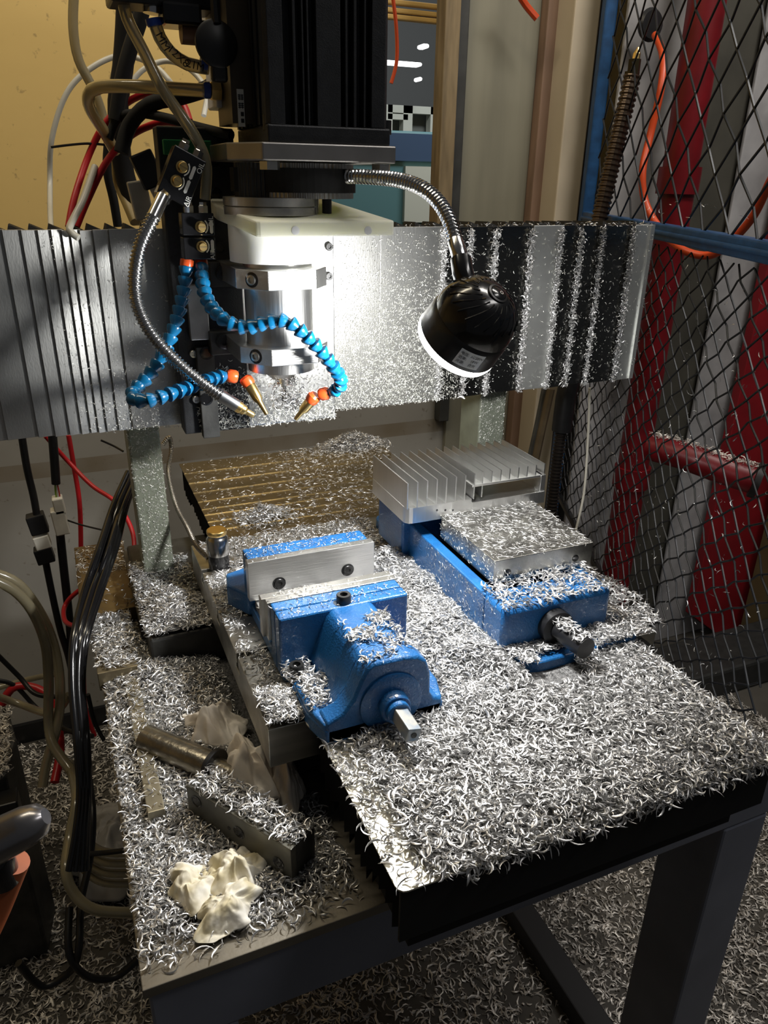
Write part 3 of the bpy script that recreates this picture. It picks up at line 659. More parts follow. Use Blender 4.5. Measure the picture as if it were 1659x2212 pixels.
# ------------------------------------------------------------------ work lamp
wl=thing('gooseneck_work_lamp','round black LED work lamp glowing white, on a chrome gooseneck right of the spindle','lamp',LAMP)
q=LAX.to_track_quat('Z','Y')
prof=[(.004,-.0365),(.014,-.0358),(.025,-.0315),(.034,-.0235),(.0395,-.013),(.0418,-.004),(.0422,.002)]
MB().lathe(prof,LAMP,LAX,64).build('lamp_dome',BLKG,wl,smooth=True)
MB().lathe([(.0405,.001),(.0425,.004),(.0435,.012),(.0445,.030),(.0425,.030),(.041,.010)],LAMP,LAX,64).build('lamp_shell',mat('grey_black_shell',(.02,.021,.023),.28,0,.2,30,coat=.3),wl,smooth=True)
MB().lathe([(.0440,.0300),(.0446,.0335),(.043,.0385),(.034,.0415),(.010,.0425)],LAMP,LAX,64).build('diffuser',GLOW,wl,smooth=True)
# spiral fins on the dome
mb=MB()
for k in range(22):
    pts=[]
    for i in range(7):
        f=i/6; r=.0175+(.0385-.0175)*f; h=-.0325+ .0265*(f**1.7)+.0012; a=2*math.pi*k/22+f*.55
        rr_=r+.0; hh=-math.sqrt(max(0,.0425**2-rr_**2))*.875-.0004
        pts.append(LAMP+q@Vector((rr_*math.cos(a),rr_*math.sin(a),hh)))
    mb.tube(pts,.0009,6)
mb.build('dome_fins',BLKG,wl,smooth=True)
# switch on the dome, facing the camera side
sd=(Vector(CAMP)-LAMP).normalized(); scd=(aty(1064,654,LAMP.y-.02)-LAMP).normalized()
# direction on the dome where the switch sits
ndir=(-LAX*.86+ (scd-LAX*scd.dot(LAX))*.42).normalized(); sc=LAMP+ndir*.0365
sw=MB().lathe([(.0105,0),(.0105,.0035),(.0085,.004),(.0085,.002)],sc-ndir*.002,ndir,28).build('rocker_switch',BLK,wl,smooth=True)
rk=MB().lathe([(.0080,0),(.0080,.0028),(.0072,.0034)],sc-ndir*.001,ndir,28).build('rocker',BLKG,sw,smooth=True)
rx=(Vector((1,0,.12))-ndir*Vector((1,0,.12)).dot(ndir)).normalized(); ry=ndir.cross(rx)
o_=sc+ndir*.0026
mb=MB(); mt=Matrix((rx,ry,ndir)).transposed().to_4x4(); mt.translation=o_
mb.box(-.0052,-.0022,-.0003,.0003,0,.0002,mt)
N_=20
for i in range(N_):
    a0=2*math.pi*i/N_; a1=2*math.pi*(i+1)/N_; mb.prism([(.0038+.0013*math.cos(a0),.0013*math.sin(a0)),(.0038+.0019*math.cos(a0),.0019*math.sin(a0)),(.0038+.0019*math.cos(a1),.0019*math.sin(a1)),(.0038+.0013*math.cos(a1),.0013*math.sin(a1))],0,.0002,'z',mt)
mb.build('switch_mark',WLAB,sw)
# label on shell side, facing down-right toward camera
best=None
lcx,lcy=1023,778
tgt=Vector(CAMP+ray(lcx,lcy)*.72)-(LAMP+LAX*.018); tgt=(tgt-LAX*tgt.dot(LAX)).normalized()
side=LAX.cross(tgt).normalized()
def shell(a,h): # a angle offset, h along axis
    r=.0431+ (h-.012)*.05+.0005
    return LAMP+LAX*h+(tgt*math.cos(a)+side*math.sin(a))*r
mb=MB(); n=12
vs=[shell(-.32+.64*i/n,h) for h in (.007,.026) for i in range(n+1)]
mb.add(vs,[(i,i+1,n+2+i,n+1+i) for i in range(n)]); ll=mb.build('lamp_label',WLAB,wl,smooth=True)
up_=-LAX; 
sgn=1 if side.dot(Vector(MC[0]))>0 else -1
rt=side*sgn
for row,(l_,r_) in enumerate((('电压:','AC220V'),('功率:','18W'),('光源:','白光'))):
    h=.0115+row*.0052
    for body,a_ in ((l_,-.18*sgn),(r_,.12*sgn)):
        ctr=shell(a_,h)+ (tgt*math.cos(a_)+side*math.sin(a_))*.0002; xd=(side*math.cos(a_)-tgt*math.sin(a_))*sgn
        yd=up_; 
        text(body,.0042,BLK,ctr,xd,yd,ll,depth=.00005)
# neck
NK=[(998,590,.672),(992,560,.69)]
MB().tube([LAMP+Vector((-.006,.010,.030)),aty(1000,590,.675),aty(996,562,.685)],.0105,20).build('lamp_neck',BLKG,wl,smooth=True)
MB().tube(tubept([(997,568,.685),(990,545,.69),(984,522,.70)]),.0078,20).build('ferrule',CHROME,wl,smooth=True)
MB().tube(tubept([(985,525,.70),(972,480,.715),(950,440,.735),(915,408,.76),(870,391,.79),(820,384,.82),(760,381,.85),(740,382,.88)]),.0070,20,rib=.0042,ribamp=.11).build('gooseneck',CHROME,wl,smooth=True)

# ------------------------------------------------------------------ vise 1
v1=thing('front_vise','blue machine vise nearer the camera with empty open jaws on the table','vise',(.25,.74,TT),'blue machine vises')
XC=.2505
def rbox(mb,x0,x1,y0,y1,z0,z1,r=.006):
    poly=[]
    for cx_,cy_,a0 in ((x1-r,y0+r,-90),(x1-r,y1-r,0),(x0+r,y1-r,90),(x0+r,y0+r,180)):
        for k in range(5): a=math.radians(a0+k*22.5); poly.append((cx_+r*math.cos(a),cy_+r*math.sin(a)))
    return mb.prism(poly,z0,z1)
mb=MB(); mb.prism([(.185,.568),(.316,.568),(.325,.600),(.326,.652),(.318,.658),(.318,.680),(.326,.686),(.326,.90),(.312,.915),(.19,.915),(.175,.90),(.175,.686),(.183,.680),(.183,.658),(.175,.652),(.177,.598)],TT,TT+.018)
mb.build('vise_base',BLUE,v1,bevel=.002,smooth=True)
nose=[(.186,TT+.0005),(.315,TT+.0005),(.316,.140),(.306,.143),(.301,.150),(.300,.176),(.295,.192),(.286,.200),(.270,.203),(.236,.203),(.229,.198),(.222,.184),(.215,.166),(.203,.151),(.186,.144)]
MB().prism(nose,.568,.594,'y').build('nose_block',BLUE,v1,bevel=.003,smooth=True)
rid=[(.206,.136),(.292,.136),(.289,.188),(.281,.199),(.234,.199),(.226,.190)]
MB().prism(rid,.592,.700,'y').build('slide_ridge',BLUE,v1,bevel=.004,smooth=True)
# thick front-left foot of the base
MB().prism([(.1845,.5695),(.222,.5695),(.222,.650),(.176,.650),(.178,.600)],TT+.0005,TT+.0245).build('base_foot',BLUE,v1,bevel=.0025,smooth=True)
MB().prism([(.287,.5695),(.3155,.5695),(.3245,.600),(.325,.650),(.287,.650)],TT+.0005,TT+.0235).build('base_foot',BLUE,v1,bevel=.0025,smooth=True)
MB().add([(.196,.592,.1415),(.208,.640,.1415),(.226,.592,.180),(.226,.640,.170),(.230,.592,.1415),(.230,.640,.1415)],[(0,1,3,2),(0,2,4),(1,5,3),(2,3,5,4),(0,4,5,1)]).build('web',BLUE,v1)
sxx=.2555; szz=.1535
hub=MB(); hub.lathe([(.034,0),(.034,.003),(.030,.0045),(.0175,.005)],(sxx,.5685,szz),(0,-1,0),48); hub.build('screw_boss',BLUE,v1,smooth=True)
MB().lathe([(.0165,0),(.0165,.010),(.015,.012),(.0125,.012),(.0125,.018),(.0115,.019)],(sxx,.564,szz),(0,-1,0),40).build('thrust_collar',BLUE,v1,smooth=True)
m=rot((sxx,.54,szz),'Y',12); MB().box(sxx-.0072,sxx+.0072,.512,.550,szz-.0072,szz+.0072,m).build('screw_square_end',mat('painted_screw_end',(.12,.20,.30),.4,.6,0,60,col2=(.45,.42,.36)),v1,bevel=.0012)
MB().lathe([(.003,0),(.003,.0004)],(sxx,.5118,szz),(0,-1,0),16).build('centre_hole',BLKG,v1)
MB().lathe([(.0018,0),(.0018,.0004)],(sxx,.5545,szz+.0163),(0,-.2,1),12).build('oil_hole',BLKG,v1)
MB().box(.173,.328,.687,.7055,.122,.2).build('movable_jaw',BLUE,v1,bevel=.0025)
MB().box(.173,.3275,.7067,.7245,.122,.2).build('jaw_carrier',BLUE,v1,bevel=.002)
MB().box(.1695,.3300,.7247,.7350,.150,.2005).build('jaw_plate',STEEL,v1,bevel=.0008)
MB().box(.1655,.3285,.7352,.7470,.150,.2005).build('jaw_plate',STEEL,v1,bevel=.0008)
MB().box(.178,.186,.745,.825,.136,.1475).build('slide_rail',STEEL,v1,bevel=.0006)
MB().box(.315,.323,.745,.825,.136,.1475).build('slide_rail',STEEL,v1,bevel=.0006)
MB().box(.186,.315,.745,.83,.134,.142).build('slide_bed',DSTEEL,v1)
MB().box(.1705,.3405,.821,.8335,.149,.2035).build('jaw_plate',ALUX,v1,bevel=.0008,label='tall ground steel jaw plate')
MB().box(.1735,.3365,.834,.864,.135,.2035).build('fixed_jaw',BLUE,v1,bevel=.003)
MB().prism([(.172,.836),(.152,.872),(.158,.905),(.19,.915),(.312,.915),(.345,.905),(.35,.872),(.33,.836)],TT+.001,TT+.032).build('fixed_jaw_foot',BLUE,v1,bevel=.003)
for px,py in ((603,1260),(751,1231)):
    p=aty(px,py,.8209); b=MB().lathe([(.0088,0),(.0088,.0003)],p,(0,-1,0),28).build('counterbore',BLKG,v1)
    MB().lathe([(.0066,0),(.0066,.0010),(.0060,.0016),(.0035,.0016),(.0033,.0004)],p+Vector((0,-.0003,0)),(0,-1,0),24).build('cap_screw',BOLT,b,smooth=True)
p=Vector((.252,.697,.2)); MB().lathe([(.0085,0),(.0085,.009),(.0078,.010),(.0045,.010),(.0042,.005)],p,(0,0,1),26).build('cap_screw',BOLT,v1,smooth=True)
p=Vector((.186,.669,TT)); cb=thing('hold_down_bolt','steel clamp bolt and washer holding down the front vise, wreathed in shavings','bolt',p+Vector((0,0,.018)))
MB().lathe([(.0135,0),(.0135,.003)],p+Vector((0,0,.018)),(0,0,1),24).build('washer',STEEL,cb,smooth=True)
MB().lathe([(.0085,0),(.0085,.010),(.0078,.0115),(.0045,.0115),(.0042,.006)],p+Vector((0,0,.021)),(0,0,1),24).build('bolt_head',BOLT,cb,smooth=True)

# ------------------------------------------------------------------ vise 2
v2=thing('rear_vise','blue machine vise farther right, gripping the finned heat sink, buried in shavings','vise',(.495,.8,TT),'blue machine vises')
mb=MB(); rbox(mb,.428,.604,.590,1.045,TT,TT+.017,.022); mb.build('vise_base',BLUE,v2,bevel=.002,smooth=True)
mb=MB(); mb.prism([(.420,.622),(.572,.622),(.572,.672),(.420,.672)],.135,.192)
mb.build('end_block',BLUE,v2,bevel=.007,smooth=True)
for x in (.420,.556): MB().box(x,x+.016,.668,.95,.135,.190).build('body_wall',BLUE,v2,bevel=.002)
MB().box(.435,.557,.668,.95,.135,.150).build('body_bed',DSTEEL,v2)
MB().box(.410,.572,.885,.975,.135,.2165).build('fixed_jaw',BLUE,v2,bevel=.003)
bk=MB().box(.4405,.586,.684,.8255,.1905,.2225).build('movable_block',mat('mottled_ground_steel',(.58,.57,.53),.33,1,.6,22,.1,300),v2,bevel=.001,label='big ground steel sliding block')
for px,py in ((1097,1237),(1168,1236),(1243,1206)):
    p=aty(px,py,.6838); MB().lathe([(.0048,0),(.0048,.0003)],p,(0,-1,0),20).build('drilled_hole',BLKG,bk)
MB().lathe([(.021,0),(.021,.012),(.018,.014)],(.489,.6225,.160),(0,-1,0),36).build('screw_collar',BLK,v2,smooth=True)
MB().cyl((.489,.61,.160),(.493,.563,.1605),.0125,28).build('lead_screw',BLK,v2,smooth=True)
for xx in (.415,.36): pass
MB().lathe([(.012,0),(.012,.004),(.008,.004),(.008,.012)],(.405,.70,TT),(0,0,1),20).build('clamp_bolt',BOLT,v2,smooth=True)
mb=MB(); rbox(mb,.60,.622,.585,.66,TT-.05,TT-.003,.004); tag(mb.build('black_stop_block',BLKM),'black block under the right corner of the table','block')
tag(MB().box(.335,.375,.80,.845,TT+.0005,TT+.016).build('step_clamp',BLUE,bevel=.003),'small blue clamp between the two vises','clamp')

# heat sink
hs=thing('heat_sink','shiny aluminium heat sink with upright fins clamped on the rear vise','heat sink',(.497,.885,.2165))
hx0,hx1,hy0,hy1,hz0=.388,.606,.8265,.946,.218; hzt=.277; hzb=.241
xs0=.487
mb=MB()
r=.010; poly=[(hx1,hy1),(hx0,hy1),(hx0,hy0+r)]+[(hx0+r-r*math.cos(a),hy0+r-r*math.sin(a)) for a in (.5,1.05,1.57)]+[(hx1,hy0)]
mb.prism([(u,v) for u,v in poly if u<=xs0]+[(xs0,hy0),(xs0,hy1)] if False else [(xs0,hy1),(hx0,hy1),(hx0,hy0+r)]+[(hx0+r-r*math.cos(a),hy0+r-r*math.sin(a)) for a in (.5,1.05,1.57)]+[(xs0,hy0)],hz0,hzb)
mb.box(xs0,hx1,hy0-.002,hy1,hz0,.236); mb.box(xs0,hx1-.004,hy0+.001,hy1,.2575,.2605); mb.box(hx1-.008,hx1,hy0,hy1,hz0,.2605)
mb.build('heat_sink_base',ALU,hs,bevel=.0005)
nf=16
for i in range(nf):
    x=hx0+.0006+i*(hx1-hx0-.003)/(nf-1); th=.0016
    if i<9: z0=hzb-.001; zt_=hzt; yb=hy1
    else: z0=.2600; zt_=hzt-.001; yb=hy1-.0
    y0=hy0+(.0 if i<8 else .003)
    MB().box(x,x+th,y0,yb,z0,zt_).build('fin',ALU,hs)
for px in (944,962,978): MB().lathe([(.0016,0),(.0016,.0002)],aty(px,1102,hy0),(0,-1,0),12).build('drilled_hole',BLKG,hs)
# tool height sensor
sp0=Vector((.164,.988,TT))
ts=thing('tool_setter','cylindrical silver and black tool height sensor with gold button on the table corner','tool sensor',sp0)
MB().cyl(sp0,sp0+Vector((0,0,.022)),.0152,32).build('sensor_base',BLKG,ts,smooth=True)
MB().lathe([(.0158,0),(.0158,.024),(.0138,.027),(.0125,.029),(.0125,.031)],sp0+Vector((0,0,.022)),(0,0,1),36).build('sensor_barrel',CHROME,ts,smooth=True)
MB().lathe([(.0136,0),(.0144,.002),(.0144,.006),(.0132,.007)],sp0+Vector((0,0,.053)),(0,0,1),36).build('gold_button',BRASS,ts,smooth=True)
tag(MB().tube([aty(352,960,1.2),aty(366,945,1.2),aty(370,975,1.2),aty(364,1020,1.18),aty(380,1090,1.12),aty(405,1140,1.06),aty(425,1180,1.02),sp0+Vector((-.0135,.008,.012))],.0036,10,rib=.003,ribamp=.08).build('armoured_sensor_cable',mat('dull_armour',(.35,.32,.27),.35,.9,.3,40)),'thin armoured cable curving down behind the left post to the tool sensor','cable')

# ------------------------------------------------------------------ things on the base plate
p=[atz(270,1545,.022),atz(325,1755,.022),atz(357,1750,.022)]
tag(MB().box(p[1].x-.003,p[2].x,p[1].y,.90,.0,.022).build('steel_bar',mat('oily_steel_bar',(.42,.38,.28),.4,.8,.3,20),bevel=.001),'long oily steel bar along the left side of the base plate','bar')
tag(MB().box(-.022,.030,.913,1.06,0,.028).build('left_foot_block',mat('oily_block',(.28,.23,.14),.4,.6,.4,20),bevel=.001),'square steel block under shavings at the left rim of the base plate','block')
tag(MB().box(-.035,.048,1.07,1.32,0.0,.03).build('brown_board',WOODB,bevel=.001),'oily brown board behind the steel block, curls of swarf on it','board')
tag(MB().box(.044,.058,1.0,1.25,0.0,.042).build('grey_side_bar',CAST,bevel=.001),'narrow grey bar between the brown board and the left gantry post','bar')
# ball screw housing
s0=Vector((.022,.765,.024)); s1=Vector((.088,.683,.026)); dd=(s1-s0).normalized()
bs=thing('screw_shaft','oily turned steel shaft with a black ring lying in shavings beside the rags','shaft',(.06,.715,0))
MB().lathe([(.012,0),(.0165,.002),(.0165,(s1-s0).length-.004),(.0155,(s1-s0).length)],s0,dd,32).build('shaft_body',mat('worn_shaft',(.36,.33,.27),.3,.95,.4,60,.3,150),bs,smooth=True)
MB().lathe([(.021,0),(.022,.001),(.022,.005),(.021,.006)],s1-dd*.002,dd,36).build('black_ring',BLK,bs,smooth=True)
MB().cyl(s1,s1+dd*.05,.0125,28).build('shaft_end',MATS['worn_shaft'],bs,smooth=True)
# bracket with holes
k0=Vector((.052,.640,0)); k1=Vector((.131,.517,0)); dd=(k1-k0); L=dd.length; dd.normalize(); nn=Vector((dd.y,-dd.x,0)); 
if nn.x>0: nn=-nn     # normal to the left/front face
mt=Matrix((dd,-nn,Vector((0,0,1)))).transposed().to_4x4(); mt.translation=k0
br=thing('drilled_bracket','dark steel bracket with three round holes standing on the base plate between the rags','bracket',k0)
poly=[(0,0),(L,0),(L,.050),(.0,.050)]
MB().box(0,L,0,.008,0,.050,mt).build('front_plate',mat('dark_oily_plate',(.17,.165,.14),.4,.8,.4,25),br,bevel=.0008)
MB().box(.004,L,.008,.034,0,.046,mt).build('bracket_core',DSTEEL,br,bevel=.001)
MB().box(L-.008,L,.008,.036,0,.050,mt).build('end_plate',DSTEEL,br,bevel=.0008)
for fx_,fz in ((.10,.036),(.52,.030),(.88,.022)):
    c_=mt@Vector((L*fx_,0,fz)); MB().lathe([(.0075,0),(.0075,.0005),(.006,.0006),(.0055,.0002)],c_,nn,24).build('round_hole',BLKG,br,smooth=True)
MB().lathe([(.0022,0),(.0022,.0004)],mt@Vector((L*.42,0,.027)),nn,12).build('small_hole',BLKG,br)
# rags
def rag(name,label,c,rx,ry,h,seed,m,rz=0,lob=.22):
    N=72; u,v=np.meshgrid(np.linspace(-1,1,N+1),np.linspace(-1,1,N+1),indexing='ij')
    x=u*np.sqrt(1-v*v/2); y=v*np.sqrt(1-u*u/2); r_=np.hypot(x,y); ang=np.arctan2(y,x)
    rr_=np.random.default_rng(seed); ph=rr_.uniform(0,6.28,8)
    edge=1+lob*np.sin(2*ang+ph[0])+.13*np.sin(5*ang+ph[1])+.07*np.sin(9*ang+ph[2])
    wx=x+.25*(noise2(x+3,y+3,1.6,seed)-.5); wy=y+.25*(noise2(x+3,y+3,1.6,seed+1)-.5)
    z=np.zeros_like(x); wsum=0
    for k in range(7):
        th=rr_.uniform(0,math.pi); fq=(.55,.75,1.0,1.3,1.8,2.4,3.2)[k]; w_=(.30,.26,.2,.14,.09,.06,.04)[k]
        t_=(fq*(wx*math.cos(th)+wy*math.sin(th))+rr_.uniform(0,1))%1.0
        z+=w_*(1-np.abs(2*t_-1)); wsum+=w_
    z=z/wsum+.06*noise2(wx+4,wy+4,9,seed+4)
    Z=h*((1-r_**2.5)*.45+(z-.30)*1.15*(1-.5*r_**3))
    ca,sa=math.cos(rz),math.sin(rz); X=x*rx*edge+.10*rx*(noise2(wx+9,wy+9,4,seed+5)-.5); Y=y*ry*edge+.10*ry*(noise2(wx+9,wy+9,4,seed+6)-.5)
    V=np.stack([c[0]+X*ca-Y*sa,c[1]+X*sa+Y*ca,np.maximum(c[2]+Z,c[2]-.002)],-1).reshape(-1,3)
    i=np.arange(N)[:,None]*(N+1)+np.arange(N)[None,:]; F_=np.stack([i,i+1,i+N+2,i+N+1],-1).reshape(-1,4)
    mb=MB().add([tuple(q_) for q_ in V],[tuple(int(k) for k in f) for f in F_]); o=mb.build(name,m,origin=(c[0],c[1],c[2]))
    for p_ in o.data.polygons: p_.use_smooth=True
    sl_=o.modifiers.new('thick','SOLIDIFY'); sl_.thickness=.0009
    return tag(o,label,'rag','crumpled tissue rags')
rag('crumpled_rag','crumpled stained tissue rag against the left flank of the table',(.106,.757,.012),.036,.042,.050,3,RAG,rz=1.2)
rag('crumpled_rag','grey-beige tissue rag draped over the shaft end, below the table corner',(.122,.662,.008),.028,.048,.062,11,RAG,rz=.5)
rag('crumpled_rag','dim beige tissue rag in the shadow under the table corner',(.160,.640,.004),.022,.034,.055,21,RAG)
rag('crumpled_rag','yellowed white tissue rag at left of the front heap',(.040,.548,.006),.026,.026,.024,31,RAGY,rz=.6)
rag('crumpled_rag','oily yellow tissue rag leaning on the drilled bracket',(.082,.548,.006),.028,.026,.032,41,RAGY,rz=-.5)
rag('crumpled_rag','creamy white tissue rag nearest the front edge of the base plate',(.066,.510,.006),.034,.023,.026,51,RAGY,rz=.2)

# ------------------------------------------------------------------ cables upper left
def cable(name,label,pts,r,m,cat='cable',group=None,n=10,**k):
    return tag(MB().tube(tubept(pts),r,n,**k).build(name,m,smooth=True),label,cat,group)
cable('clear_hose','clear plastic hose from the top edge down behind the cables, leftmost',[(160,-20,1.3),(158,60,1.3),(170,130,1.3),(205,200,1.3),(228,270,1.3),(245,330,1.28),(262,400,1.25),(300,480,1.2)],.0068,CLR,'hose')
cable('clear_hose','clear plastic hose sloping across the cables into the upright mist block',[(262,-20,.95),(275,40,.95),(310,110,.94),(350,190,.93),(395,255,.92),(430,310,.915),(446,360,.915),(443,430,.92)],.0062,CLR,'hose')
cable('clear_hose','thick clear hose running level from the brass fitting and bending down',[(455,196,.945),(400,193,.95),(300,187,.97),(215,188,1.0),(192,205,1.02),(195,235,1.05),(225,285,1.1),(250,330,1.12)],.0070,mat('yellowish_clear_tube',(.62,.50,.25),.2,0,.2,10,trans=.4,coat=.5),'hose')
t=cable('printed_hose','clear hose printed with dark letters curving from the blue ring to the manifold',[(332,42,.945),(345,80,.945),(370,115,.945),(405,138,.945),(450,147,.945)],.0068,CLR,'hose')
for k,(px,py,a_) in enumerate(((352,90,-62),(385,122,-40),(422,142,-12))):
    c_=aty(px,py,.937); xd=Vector((math.cos(math.radians(a_)),0,math.sin(math.radians(a_)))); yd=Vector((-xd.z,0,xd.x))
    text(['MM','12X8','21M'][k],.011,BLK,c_,xd,yd,t,name='printed_letters')
cable('white_tube','thin white tube arching high over the black cables on the left',[(190,575,1.108),(150,555,1.12),(118,530,1.2),(110,490,1.3),(108,400,1.4),(112,300,1.4),(145,200,1.4),(200,145,1.4),(265,120,1.4),(330,140,1.38),(370,180,1.36),(395,225,1.34)],.0042,WTUBE,'tube')
cable('white_tube','thin white tube arching behind the black disc cover',[(275,190,1.35),(310,150,1.35),(360,132,1.35),(410,150,1.33),(445,195,1.3),(440,250,1.28)],.0040,WTUBE,'tube')
cable('white_tube','white tube end hanging over the top of the left covers',[(205,360,1.1),(180,430,1.06),(160,470,1.04),(150,497,1.02),(170,514,1.012)],.0042,WTUBE,'tube')
cable('red_tube','red air tube making the larger arch on the left',[(148,490,1.1),(160,430,1.12),(190,340,1.15),(225,270,1.15),(270,225,1.15),(315,203,1.14),(360,202,1.13),(395,225,1.12),(410,262,1.1)],.0044,RED,'tube')
cable('red_tube','red air tube making the lower flatter arch on the left',[(165,490,1.08),(190,430,1.09),(230,350,1.1),(280,295,1.1),(335,268,1.08),(380,266,1.05),(420,290,1.02),(440,340,.99)],.0044,RED,'tube')
cable('black_cable','black cable bundle dropping from the valve block, thickest one',[(275,-20,1.15),(272,60,1.15),(265,150,1.15),(255,220,1.15),(258,300,1.15),(270,380,1.15),(300,470,1.14)],.013,BLKM,n=12)
cable('black_cable','black cable sloping in front of the thick bundle at the top',[(318,-20,1.1),(300,50,1.1),(280,110,1.1),(262,180,1.1),(250,260,1.1)],.009,BLKM)
cable('black_cable','black cable arching from the bundle to the black motor housing',[(262,330,1.08),(280,270,1.08),(325,225,1.06),(390,210,1.04),(450,190,1.02),(480,165,1.0)],.009,BLKM)
cable('black_cable','thinner black cable sagging from the bundle to the motor flange',[(235,300,1.1),(255,255,1.1),(300,245,1.08),(360,255,1.04),(430,275,1.0),(500,292,.96)],.0055,BLKM)
cable('black_cable','thin black cable straight down at the left of the bundle',[(234,310,1.2),(232,370,1.2),(245,430,1.2),(255,490,1.2)],.0062,BLKM)
cable('cable_tie_tail','long black cable-tie tail sticking out to the left at the top',[(110,318,1.15),(150,313,1.15),(190,310,1.15),(230,313,1.15)],.0016,BLK,'cable tie',n=6)
cable('brown_wire','amber wires bunched beside the thick black cables',[(252,330,1.16),(255,390,1.16),(275,440,1.14),(292,480,1.12)],.007,mat('amber_wire',(.40,.30,.12),.4,0,.3,20),'wire')
p=aty(318,365,1.08); t=thing('black_connector','black and white plug connector hanging left of the tilted mist block','connector',p)
m=Matrix.Translation(p)@Matrix.Rotation(math.radians(-22),4,'Y')
MB().box(-.014,.014,-.01,.01,-.022,.020,m).build('plug_shell',BLK,t,bevel=.002)
MB().box(-.008,.012,-.008,.008,-.045,-.020,m).build('white_plug',WPL,t,bevel=.002)
p=aty(303,430,1.1); tag(MB().box(p.x-.012,p.x+.012,p.y-.008,p.y+.008,p.z-.025,p.z+.022,rot(p,'Y',-8)).build('white_connector',WPL,bevel=.002),'small white plug connector below the black one','connector')
# ------------------------------------------------------------------ cables lower left
YL=1.35
t=thing('black_cable_connector','thick black cable with a black and white inline plug on the far left','cable',aty(90,1150,YL))
MB().tube(tubept([(46,935,YL),(58,1010,YL),(72,1070,YL),(80,1115,YL)]),.0062,10).build('cable_run',BLK,t,smooth=True)
MB().tube(tubept([(98,1210,YL),(112,1280,YL),(130,1360,YL),(148,1420,YL),(165,1500,YL)]),.0062,10).build('cable_run',BLK,t,smooth=True)
def tb(px,py,Y,w_,h_,ang,m,name,par,d_=.012):
    c_=aty(px,py,Y); mm=Matrix.Translation(c_)@Matrix.Rotation(math.radians(ang),4,'Y')
    return MB().box(-w_/2,w_/2,-d_,d_,-h_/2,h_/2,mm).build(name,m,par,bevel=.002)
tb(81,1130,YL,.030,.036,-8,BLK,'plug_shell',t); tb(91,1168,YL,.026,.026,-8,WPL,'white_plug',t); tb(96,1197,YL,.030,.030,-8,BLK,'plug_shell',t)
t=thing('white_plug_cable','black cable with a cream inline plug and coloured wires, second from left','cable',aty(130,1130,YL))
MB().tube(tubept([(113,935,YL),(118,1000,YL),(121,1045,YL)]),.0075,10).build('cable_run',BLK,t,smooth=True)
MB().tube(tubept([(130,1155,YL),(138,1230,YL),(147,1310,YL),(155,1400,YL),(165,1500,YL)]),.0075,10).build('cable_run',BLK,t,smooth=True)
for k,(m_,dx) in enumerate(((mat('green_wire',(.2,.35,.02),.4),-3),(WPL,0),(RED,4),(WPL,2))):
    MB().tube(tubept([(121+dx*.6,1045,YL),(123+dx,1062,YL),(126+dx,1080,YL)]),.0016,6).build('thin_wire',m_,t)
tb(127,1090,YL,.018,.030,-4,WPL,'white_plug',t); tb(130,1125,YL,.024,.048,-4,WPL,'cream_plug',t)
cable('red_tube','red tube hanging straight down on the lower left',[(148,940,1.45),(160,1010,1.45),(172,1090,1.45),(175,1200,1.45),(175,1320,1.45),(180,1430,1.45),(185,1530,1.42),(205,1590,1.4)],.0045,RED,'tube')
cable('red_tube','red tube crossing diagonally and looping round to the post foot on the lower left',[(98,942,1.4),(150,1000,1.4),(200,1050,1.36),(250,1085,1.32),(283,1140,1.28),(290,1190,1.24),(283,1250,1.2),(262,1300,1.14),(240,1322,1.1)],.0040,RED,'tube')
cable('red_tube','short red tube hooked round the black bundle beside the steel block',[(275,1232,1.3),(220,1248,1.3),(165,1280,1.3),(140,1310,1.3),(140,1340,1.25),(160,1352,1.2),(190,1352,1.15)],.0042,RED,'tube')
for k in range(6):
    lab=['leftmost black cable of the sloping bundle','second black cable of the sloping bundle','middle black cable of the sloping bundle','glossy black cable of the sloping bundle','black cable at the right of the sloping bundle','lowest black cable of the sloping bundle beside the brown board'][k]
    o=k*7-10
    cable('bundle_cable',lab,[(282+o*.5,1020+k*3,1.25),(252+o*.8,1095,1.19+.006*(k%2)),(226+o,1180,1.12+.008*(k%3)),(192+o,1280,1.05+.008*(k%2)),(167+o*.8,1380,.98),(162+o*.6,1480,.93+.008*(k%3)),(172+o*.6,1600,.88),(178+o*.5,1700,.85),(172+o*.6,1790,.82+.006*(k%2)),(160+o,1880,.80)],.0052,BLKG,group='black cables of the sloping bundle')
cable('black_lead','thin black lead beside the red tube at lower left',[(190,1500,1.3),(205,1560,1.3),(225,1600,1.28)],.004,BLK)
cable('cable_tie_tail','black cable-tie tail crossing the wall from the cream plug',[(140,1122,YL),(180,1135,YL),(235,1148,1.3)],.0016,BLK,'cable tie',n=6)
cable('cable_tie_tail','short black cable-tie tail beside the left post under the covers',[(218,951,1.3),(245,963,1.3),(266,975,1.28)],.0018,BLK,'cable tie',n=6)
cable('clear_hose','outer thick clear hose bowing from the left edge down to the floor',[(-20,1235,1.2),(40,1262,1.2),(90,1330,1.2),(118,1400,1.2),(130,1480,1.18),(125,1560,1.15),(100,1650,1.12),(92,1700,1.1)],.0082,CLR,'hose',n=12)
cable('clear_hose','inner thick clear hose bowing from the left edge beside the outer one',[(-20,1250,1.16),(30,1275,1.16),(70,1320,1.16),(98,1390,1.16),(105,1470,1.16),(105,1560,1.15),(115,1610,1.12),(150,1660,1.08),(170,1690,1.05)],.0082,CLR,'hose',n=12)
cable('clear_hose','clear hose looping low on the floor at left, lowest loop',[(150,1650,1.1),(165,1720,1.0),(150,1810,.95),(142,1880,.9),(160,1930,.88),(205,1965,.86),(290,1972,.86)],.0078,CLR,'hose',n=12)
